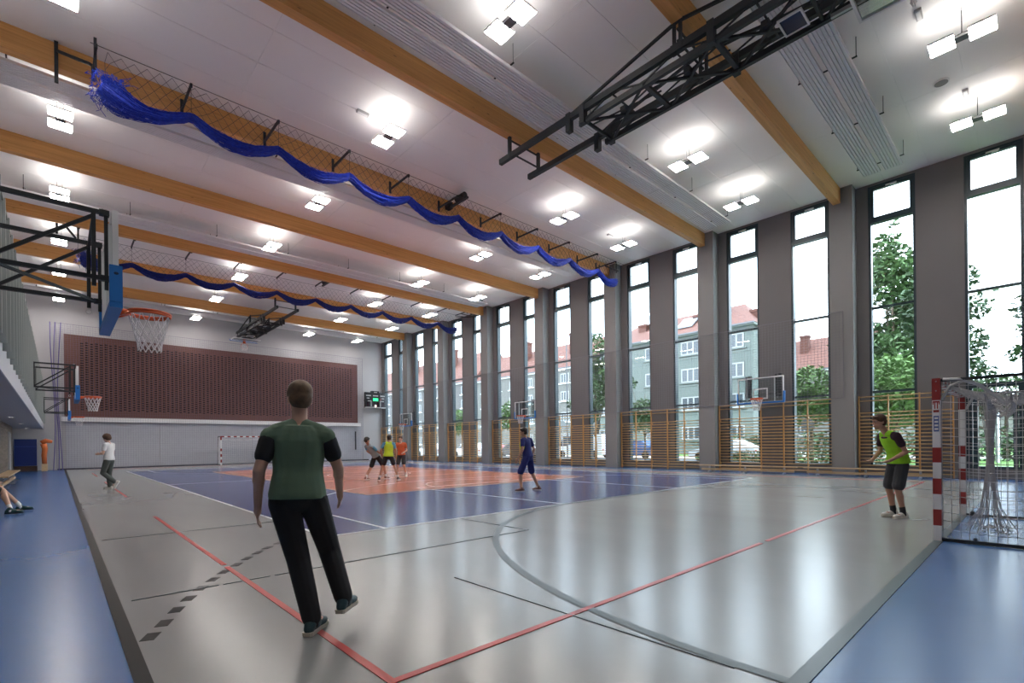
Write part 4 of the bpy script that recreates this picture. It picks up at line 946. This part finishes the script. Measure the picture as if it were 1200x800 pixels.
# ---------------------------------------------------------------- people
def fuse(name, mb, m, vox, smooth=4, fac=.5):
    """melt overlapping closed shapes into one continuous skin"""
    me = mb.mesh(name); tmp = bpy.data.objects.new('tmp_shape', me); COL.objects.link(tmp)
    md = tmp.modifiers.new('r', 'REMESH'); md.mode = 'VOXEL'; md.voxel_size = vox
    if smooth: sm = tmp.modifiers.new('s', 'SMOOTH'); sm.iterations = smooth; sm.factor = fac
    dg = bpy.context.evaluated_depsgraph_get()
    out = bpy.data.meshes.new_from_object(tmp.evaluated_get(dg)); out.name = name
    bpy.data.objects.remove(tmp); bpy.data.meshes.remove(me)
    out.materials.clear(); out.materials.append(m)
    out.polygons.foreach_set('use_smooth', [True] * len(out.polygons))
    return out
def lerp(a, b, t): return a + (b - a) * t
def human(label, loc, rotz, J, st, vox=.012, bld=1.0, group=None):
    J = {k: V(v) for k, v in J.items()}; r = empty('person', loc, rotz); tag(r, label, 'person', group)
    pel, neck, head = J['pel'], J['neck'], J['head']
    face = J.get('face', V((0, 1, 0))).normalized()
    hipx = (J['hR'] - J['hL']).normalized(); shx = (J['sR'] - J['sL']).normalized()
    sp = (neck - pel); L = sp.length; bend = J.get('bend', V((0, 0, 0)))
    def spine(t): return pel + sp * t + bend * math.sin(PI * t)
    PROF = [(-.10, .150, .112), (0, .160, .118), (.16, .152, .112), (.34, .142, .103), (.52, .153, .109), (.70, .168, .113), (.84, .158, .096), (.93, .105, .075)]
    def prof_at(t):
        for (a, x0, y0), (b_, x1, y1) in zip(PROF, PROF[1:]):
            if t <= b_: u = (t - a) / (b_ - a); return x0 + (x1 - x0) * u, y0 + (y1 - y0) * u
        return PROF[-1][1:]
    def axes(t):
        z = (spine(min(1, t + .1)) - spine(max(-.1, t - .1))).normalized(); x = lerp(hipx, shx, max(0, min(1, t))); x = (x - z * x.dot(z)).normalized(); return x, z.cross(x)
    def tor(mb, e, t0=-.10, t1=.93, flare=0., arms=1.):
        rings = []
        for i in range(15):
            t = t0 + (t1 - t0) * i / 14; x, y = axes(t); rx, ry = prof_at(t); k = flare * max(0, 1 - (t - t0) / .35)
            rings.append((spine(t), x, y, rx * bld + e + k, ry * bld + e + k))
        mb.loft(rings)
        for s in 'LR':
            mb.cap(spine(.84), lerp(spine(.84), J['s' + s], arms) - V((0, 0, .012)), .062 * bld + e, .052 * bld + e)
            mb.cap(spine(.97), lerp(spine(.97), J['s' + s], .8 * arms), .040 * bld + e * .5, .046 * bld + e)
    def limb(mb, a, b, r1, r2): mb.cap(a, b, r1, r2)
    skin = st['skin']; b = MB()
    tor(b, 0)
    hz = (head - neck).normalized(); hz = (hz + V((0, 0, .5))).normalized(); hz = (hz - face * hz.dot(face)).normalized(); hx = face.cross(hz)
    ax = (hx, face, hz)
    def hp(x, y, z): return head + hx * x + face * y + hz * z
    b.cap(spine(.92), head + hz * -.06 - face * .015, .056, .05)
    b.ell(head + hz * .02, (.074, .094, .098), ax, 18, 12).ell(hp(0, .022, -.05), (.056, .066, .070), ax, 16, 10)
    b.cap(hp(0, .088, .012), hp(0, .108, -.026), .009, .013).ell(hp(0, .096, -.030), (.019, .013, .010), ax).ell(hp(0, .080, -.058), (.026, .012, .008), ax).ell(hp(0, .070, -.092), (.026, .020, .018), ax)
    for s in (-1, 1): b.ell(hp(s * .074, -.004, -.008), (.010, .022, .032), ax).ell(hp(s * .030, .080, .030), (.024, .012, .008), ax)
    for s in 'LR':
        sg = -1 if s == 'L' else 1
        limb(b, J['s' + s], J['e' + s], .048 * bld, .038 * bld); limb(b, J['e' + s], J['w' + s], .039 * bld, .026)
        b.ell(lerp(J['e' + s], J['w' + s], .28), .040 * bld)
        d = (J['d' + s] if 'd' + s in J else (J['w' + s] - J['e' + s])).normalized()
        n = J.get('n' + s, V((-sg, 0, .15))); n = (n - d * n.dot(d)).normalized(); q = d.cross(n)
        if q.dot(J.get('t' + s + 'dir', V((0, 1, 0)))) < 0: q = -q
        pc = J['w' + s] + d * .05
        b.cap(J['w' + s], pc, .025, .026); b.ell(pc, (.040, .050, .016), (q, d, n))
        cu = st.get('curl', .5)
        for i, ln in enumerate((.070, .080, .075, .058)):
            o = pc + d * .042 + q * (.030 - .020 * i); dd = d.copy(); p = o
            for k in range(3):
                a = cu * (k + .6) * .5; dd = (d * math.cos(a) + n * math.sin(a) + q * (.12 - .08 * i) * (1 if k == 0 else .6)).normalized()
                e = p + dd * ln * (.42, .33, .25)[k]; b.cap(p, e, .0088 - k * .0008, .0082 - k * .0008, 8); p = e
        th = J['w' + s] + d * .022 + q * .026; td = (d * .62 + q * .7 + n * .3).normalized(); t1 = th + td * .035; t2 = t1 + (td * .6 + d * .5).normalized() * .028
        b.cap(th, t1, .012, .0105, 8).cap(t1, t2, .0105, .0085, 8)
        limb(b, J['h' + s], J['k' + s], .083 * bld, .056 * bld); limb(b, J['k' + s], J['a' + s], .054 * bld, .036)
        ca = lerp(J['k' + s], J['a' + s], .3); bk = (J['a' + s] - J['k' + s]).normalized(); td_ = (J['t' + s] - J['a' + s]); td_.z = 0; td_ = td_.normalized() if td_.length > .01 else face
        b.cap(ca - td_ * .018, lerp(J['k' + s], J['a' + s], .55) - td_ * .006, .050 * bld, .040 * bld)
        b.cap(J['a' + s] - V((0, 0, .03)), lerp(J['a' + s], J['t' + s], .6), .034, .030)
    link('body', fuse('body', b, skin, vox, 3, .5), r)
    for s in (-1, 1):
        e = obj('eye', MB().ell(hp(s * .031, .080, .012), (.013, .011, .011), ax, 10, 7), mat('eye_white', (.7, .68, .66), .2), r, True)
        obj('iris', MB().ell(hp(s * .031, .0905, .012), (.0055, .002, .0055), ax, 8, 5), mat('iris_dark', (.03, .02, .015), .2), e, True)
    obj('lips', MB().ell(hp(0, .091, -.058), (.021, .006, .0065), ax, 10, 6), mat('lips_pink', (.42, .17, .14), .5), r, True)
    h = MB(); hv = st.get('hairvol', .012)
    h.ell(hp(0, -.012, .050), (.078 + hv, .094 + hv * .7, .078 + hv), ax, 18, 12).ell(hp(0, -.040, .0), (.074 + hv * .8, .068 + hv * .6, .075 + hv * .5), ax, 16, 10)
    for s in (-1, 1): h.ell(hp(s * .062, .004, .035), (.018 + hv, .05, .04), ax)
    if st.get('fringe', True): h.ell(hp(0, .062, .082), (.058, .034 + hv * .5, .024 + hv * .4), ax)
    link('hair', fuse('hair', h, st['hair'], min(vox, .009), 3), r)
    # clothes
    if 'shirt' in st:
        c = MB(); tor(c, .016, st.get('hem_t', .0), .93, .012)
        if not st.get('sleeve_mat'):
            for s in 'LR': c.cap(J['s' + s], lerp(J['s' + s], J['e' + s], .52), .066 * bld, .062 * bld)
        link('shirt', fuse('shirt', c, st['shirt'], vox, 3), r)
        if st.get('sleeve_mat'):
            for s in 'LR': link('sleeve', fuse('sleeve', MB().cap(lerp(J['s' + s], J['e' + s], .18), lerp(J['s' + s], J['e' + s], .58), .064 * bld, .060 * bld), st['sleeve_mat'], vox, 3), r)
    if 'bib' in st:
        c = MB(); tor(c, .027, st.get('bib_t', -.04), .90, .018, .55)
        link('bib', fuse('bib', c, st['bib'], vox, 3), r)
    lo = st.get('trousers') or st.get('shorts')
    if lo:
        c = MB(); z = (spine(.1) - spine(0)).normalized(); x = (hipx - z * hipx.dot(z)).normalized()
        c.ell(pel + z * .0, (.160 * bld + .006, .120 * bld + .006, .13), (x, z.cross(x), z), 16, 10)
        for s in 'LR':
            if st.get('trousers'):
                c.cap(J['h' + s], J['k' + s], .098 * bld, .078 * bld); c.cap(J['k' + s], lerp(J['k' + s], J['a' + s], .94), .078 * bld, .066)
            else: c.cap(J['h' + s], lerp(J['h' + s], J['k' + s], st.get('short_len', .78)), .100 * bld, .098 * bld)
        link('trousers' if st.get('trousers') else 'shorts', fuse('legwear', c, lo, vox, 3), r)
    for s in 'LR':
        a, t = J['a' + s], J['t' + s]; d = (t - a); d.z = 0 if abs(t.z - a.z) < .12 else d.z; d = d.normalized(); up = V((0, 0, 1)); up = (up - d * up.dot(d)).normalized(); x = d.cross(up)
        if st.get('sock'): obj('sock', MB().cap(a + (J['k' + s] - a).normalized() * .10, a - V((0, 0, .02)), .043, .043), st['sock'], r, True)
        base = a - up * .083
        sh = MB().ell(base + d * .02 + up * .055, (.040, .085, .048), (x, d, up)).ell(base + d * .115 + up * .040, (.044, .080, .032), (x, d, up)).cap(base - d * .035 + up * .06, base - d * .01 + up * .095, .040, .042)
        sh.ell(base - d * .045 + up * .045, (.036, .040, .042), (x, d, up))
        so = link('shoe', fuse('shoe', sh, st['shoe'], min(vox, .009), 2), r)
        k = []; sb = MB()
        out = [(-.083, .024), (-.07, .036), (-.02, .038), (.05, .036), (.11, .047), (.16, .040), (.19, .020), (.196, 0)]
        ring = [(y, w) for y, w in out] + [(y, -w) for y, w in reversed(out[:-1])]; n = len(ring)
        vs = [base + d * y + x * w + up * .002 for y, w in ring] + [base + d * y + x * w * 1.05 + up * .028 for y, w in ring]
        sb.add(vs, [tuple(range(n)), tuple(range(2 * n - 1, n - 1, -1))] + [(i, n + i, n + (i + 1) % n, (i + 1) % n) for i in range(n)])
        obj('sole', sb, st.get('sole', M_white), so)
    return r, hp, ax
def stand(**k):
    J = dict(pel=(0, 0, .95), neck=(0, .01, 1.47), head=(0, .03, 1.635), sL=(-.185, 0, 1.41), sR=(.185, 0, 1.41), eL=(-.24, -.02, 1.12), eR=(.24, -.02, 1.12), wL=(-.25, .06, .88), wR=(.25, .06, .88),
             hL=(-.092, 0, .91), hR=(.092, 0, .91), kL=(-.10, .02, .50), kR=(.10, .02, .50), aL=(-.105, -.02, .085), aR=(.105, -.02, .085), tL=(-.13, .14, .03), tR=(.13, .14, .03))
    J.update(k); return J
SK = mat('skin_light', (.62, .38, .28), .55, var=.06, vscale=8); SK2 = mat('skin_tan', (.44, .24, .16), .55, var=.06, vscale=8)
H_br = mat('hair_brown', (.075, .035, .018), .6, var=.4, vscale=30); H_dk = mat('hair_dark', (.022, .013, .009), .55, var=.4, vscale=30); H_lt = mat('hair_light_brown', (.13, .075, .04), .6, var=.3, vscale=30)
F = lambda n, c, r=.8: mat(n, c, r, var=.10, vscale=5, bump=.25, bscale=16)
f_green = F('tshirt_moss_green', (.115, .185, .125)); f_black = F('cloth_black', (.012, .013, .017)); f_white = F('cloth_white', (.68, .68, .68)); f_grey = F('trouser_grey_green', (.075, .085, .08))
f_neon = F('bib_neon_green', (.28, .62, .02)); f_yel = F('bib_yellow_green', (.50, .66, .03)); f_plum = F('tshirt_dark_plum', (.030, .010, .022)); f_dgrey = F('shorts_charcoal', (.035, .037, .044))
f_navy = F('kit_dark_blue', (.012, .018, .13)); f_cyan = F('tshirt_sky_blue', (.10, .32, .50)); f_gblue = F('tshirt_grey_blue', (.26, .34, .38)); f_orange = F('tshirt_orange_red', (.60, .13, .05))
s_teal = mat('shoe_dark_teal', (.012, .045, .06), .5); s_white = mat('shoe_white', (.66, .64, .60), .5); s_black = mat('shoe_black', (.02, .02, .022), .5); s_green = mat('shoe_dark_green', (.012, .05, .045), .5); s_brown = mat('shoe_brown', (.16, .07, .05), .5)
# walking man, seen from behind
human('man in a moss green t-shirt with black sleeves and black trousers, walking away', (1.225, 3.52, 0), -.34,
      stand(pel=(0, 0, .965), neck=(.015, .03, 1.475), head=(.02, .06, 1.635), face=(-.15, 1, -.05), sL=(-.165, .01, 1.38), sR=(.185, .0, 1.375), eL=(-.235, -.05, 1.14), eR=(.27, .03, 1.14), wL=(-.25, .03, .90), wR=(.29, .20, .95),
            hL=(-.09, 0, .915), hR=(.10, 0, .915), kL=(.0, .05, .50), kR=(.21, .19, .53), aL=(.085, -.05, .088), aR=(.30, .02, .19), tL=(.17, .11, .035), tR=(.37, .15, .10)),
      dict(skin=SK, hair=H_lt, shirt=f_green, sleeve_mat=f_black, trousers=f_black, hem_t=-.06, shoe=s_teal, sole=mat('sole_cream', (.55, .52, .45), .6), sock=f_black, fringe=True, hairvol=.008), .0075, 1.02)
# goalkeeper in profile
g, hp, ax = human('goalkeeper in a neon green bib and charcoal shorts, leaning forward in white shoes', (10.22, 1.66, 0), .86,
      stand(pel=(0, -.07, .93), neck=(0, .13, 1.425), head=(0, .245, 1.60), face=(0, 1, -.10), bend=(0, -.055, .0), sL=(-.18, .10, 1.365), sR=(.18, .07, 1.365), eL=(-.22, -.02, 1.10), eR=(.21, .06, 1.11), wL=(-.17, .22, .955), wR=(.14, .27, .95),
            dL=(.1, 1, -.18), dR=(-.1, 1, -.05), nL=(0, .15, 1), nR=(0, .1, 1), hL=(-.09, -.07, .89), hR=(.09, -.07, .89), kL=(-.10, .02, .49), kR=(.11, .0, .49), aL=(-.10, -.07, .088), aR=(.12, -.09, .088), tL=(-.12, .10, .035), tR=(.15, .08, .035)),
      dict(skin=SK2, hair=H_br, shirt=f_plum, bib=f_neon, shorts=f_dgrey, short_len=.86, shoe=s_white, sole=s_white, sock=f_black, hairvol=.012, curl=.35), .0075, .95)
gl = MB()
for s in (-1, 1):
    gl.tube([hp(s * .032 + .022 * math.cos(t), .098, .012 + .017 * math.sin(t)) for t in [2 * PI * q / 14 for q in range(14)]], .0022, 5, True); gl.tube([hp(s * .054, .097, .016), hp(s * .078, .05, .018), hp(s * .080, -.01, .012)], .002, 5)
gl.tube([hp(-.010, .1, .014), hp(.010, .1, .014)], .002, 5)
obj('glasses', gl, M_black, g)
# boy in white
human('boy in a white t-shirt and grey trousers strolling with folded arms, near the brown panel', (1.2, 20.1, 0), .95,
      stand(sL=(-.18, .0, 1.41), sR=(.18, 0, 1.41), eL=(-.23, .03, 1.13), eR=(.23, .03, 1.13), wL=(.02, .24, 1.17), wR=(-.03, .26, 1.12), dL=(.9, .2, .05), dR=(-.9, .2, 0), nL=(0, -1, 0), nR=(0, -1, 0), face=(0, 1, -.25), head=(0, .055, 1.62),
            kL=(-.10, .12, .52), aL=(-.10, -.24, .22), tL=(-.11, -.16, .08), kR=(.07, .05, .50), aR=(.06, .02, .085), tR=(.07, .18, .03)),
      dict(skin=SK, hair=H_br, hairvol=.03, shirt=f_white, hem_t=-.06, trousers=f_grey, shoe=s_white, sole=s_white), .012, .95)
# three boys in the orange field
human('boy in a grey-blue t-shirt and black shorts, lunging left of the yellow bib', (8.85, 17.1, 0), -1.2,
      stand(pel=(0, 0, .88), neck=(-.12, -.28, 1.33), head=(-.14, -.34, 1.49), face=(.5, 1, -.1), sL=(-.30, -.22, 1.28), sR=(.07, -.30, 1.26), eL=(-.42, -.02, 1.08), eR=(.20, -.08, 1.03), wL=(-.40, .2, .95), wR=(.25, .16, .92),
            hL=(-.09, 0, .84), hR=(.09, 0, .84), kL=(-.22, -.06, .45), aL=(-.25, -.30, .088), tL=(-.24, -.12, .03), kR=(.12, .28, .50), aR=(.14, .38, .088), tR=(.15, .56, .03)),
      dict(skin=SK2, hair=H_dk, shirt=f_gblue, sleeve_mat=f_cyan, shorts=f_black, shoe=s_brown, sock=f_white), .014, .95)
human('boy in a yellow-green bib over a blue t-shirt, seen from behind with legs apart', (8.95, 16.35, 0), -.55,
      stand(pel=(0, 0, .90), neck=(.02, .05, 1.40), head=(.03, .09, 1.56), sL=(-.17, .03, 1.35), sR=(.19, .03, 1.35), eL=(-.27, .0, 1.10), eR=(.27, .02, 1.09), wL=(-.26, .18, .94), wR=(.25, .2, .93),
            hL=(-.09, 0, .86), hR=(.09, 0, .86), kL=(-.22, .05, .48), aL=(-.34, -.06, .088), tL=(-.38, .1, .03), kR=(.22, .05, .48), aR=(.34, -.02, .088), tR=(.40, .14, .03)),
      dict(skin=SK2, hair=H_dk, shirt=f_cyan, bib=f_yel, shorts=f_black, short_len=.6, shoe=s_black, sock=f_white), .014, .92)
human('boy in an orange-red t-shirt half hidden behind the yellow bib', (10.45, 18.0, 0), 2.3,
      stand(pel=(0, 0, .90), neck=(0, .06, 1.40), head=(0, .10, 1.555), sL=(-.17, .03, 1.35), sR=(.17, .03, 1.35), eL=(-.24, .05, 1.08), eR=(.24, .05, 1.08), wL=(-.18, .26, 1.0), wR=(.18, .26, 1.0),
            hL=(-.09, 0, .86), hR=(.09, 0, .86), kL=(-.14, .12, .47), aL=(-.18, -.05, .088), tL=(-.2, .12, .03), kR=(.14, .08, .47), aR=(.2, .0, .088), tR=(.22, .16, .03)),
      dict(skin=SK, hair=H_br, shirt=f_orange, shorts=f_dgrey, shoe=s_white, sock=f_white), .014, .92)
# boy in dark blue
p, hp, ax = human('boy in a dark blue t-shirt and shorts over a yellow-green bib, walking across the court', (9.50, 9.60, 0), .35,
      stand(pel=(0, 0, .95), neck=(-.03, .06, 1.46), head=(-.05, .10, 1.625), face=(-.45, 1, -.05), sL=(-.20, .06, 1.40), sR=(.16, .0, 1.41), eL=(-.30, .02, 1.13), eR=(.24, -.08, 1.13), wL=(-.33, .14, .90), wR=(.25, .0, .89),
            hL=(-.10, 0, .91), hR=(.10, 0, .91), kL=(-.22, .14, .50), aL=(-.30, .06, .088), tL=(-.42, .20, .03), kR=(.16, -.04, .50), aR=(.20, -.22, .088), tR=(.20, -.04, .03)),
      dict(skin=SK2, hair=H_dk, shirt=f_navy, hem_t=-.06, shorts=f_navy, short_len=.9, shoe=s_brown, sock=None), .010, .97)
obj('bib_front', MB().ell((-.11, .085, 1.27), (.125, .095, .17), None, 16, 10), f_yel, p, True)
obj('shirt_mark', MB().ell((.05, -.118, 1.16), (.022, .008, .035), None, 10, 6), M_white, p, True)
# seated person by the left edge
human('seated person at the left edge, legs stretched out in dark green shoes and white socks', (-1.27, 14.35, 0), -PI / 2 + .12,
      stand(pel=(0, 0, .56), neck=(0, .02, 1.06), head=(0, .05, 1.22), sL=(-.18, 0, 1.0), sR=(.18, 0, 1.0), eL=(-.24, .08, .76), eR=(.24, .08, .76), wL=(-.16, .30, .66), wR=(.16, .30, .66),
            hL=(-.10, .02, .52), hR=(.10, .02, .52), kL=(-.13, .42, .50), kR=(.16, .44, .46), aL=(-.14, .72, .10), aR=(.5, .52, .10), tL=(-.10, .92, .035), tR=(.55, .74, .035)),
      dict(skin=SK, hair=H_br, shirt=f_gblue, shorts=f_black, shoe=s_green, sole=s_black, sock=f_white), .010, 1.0)
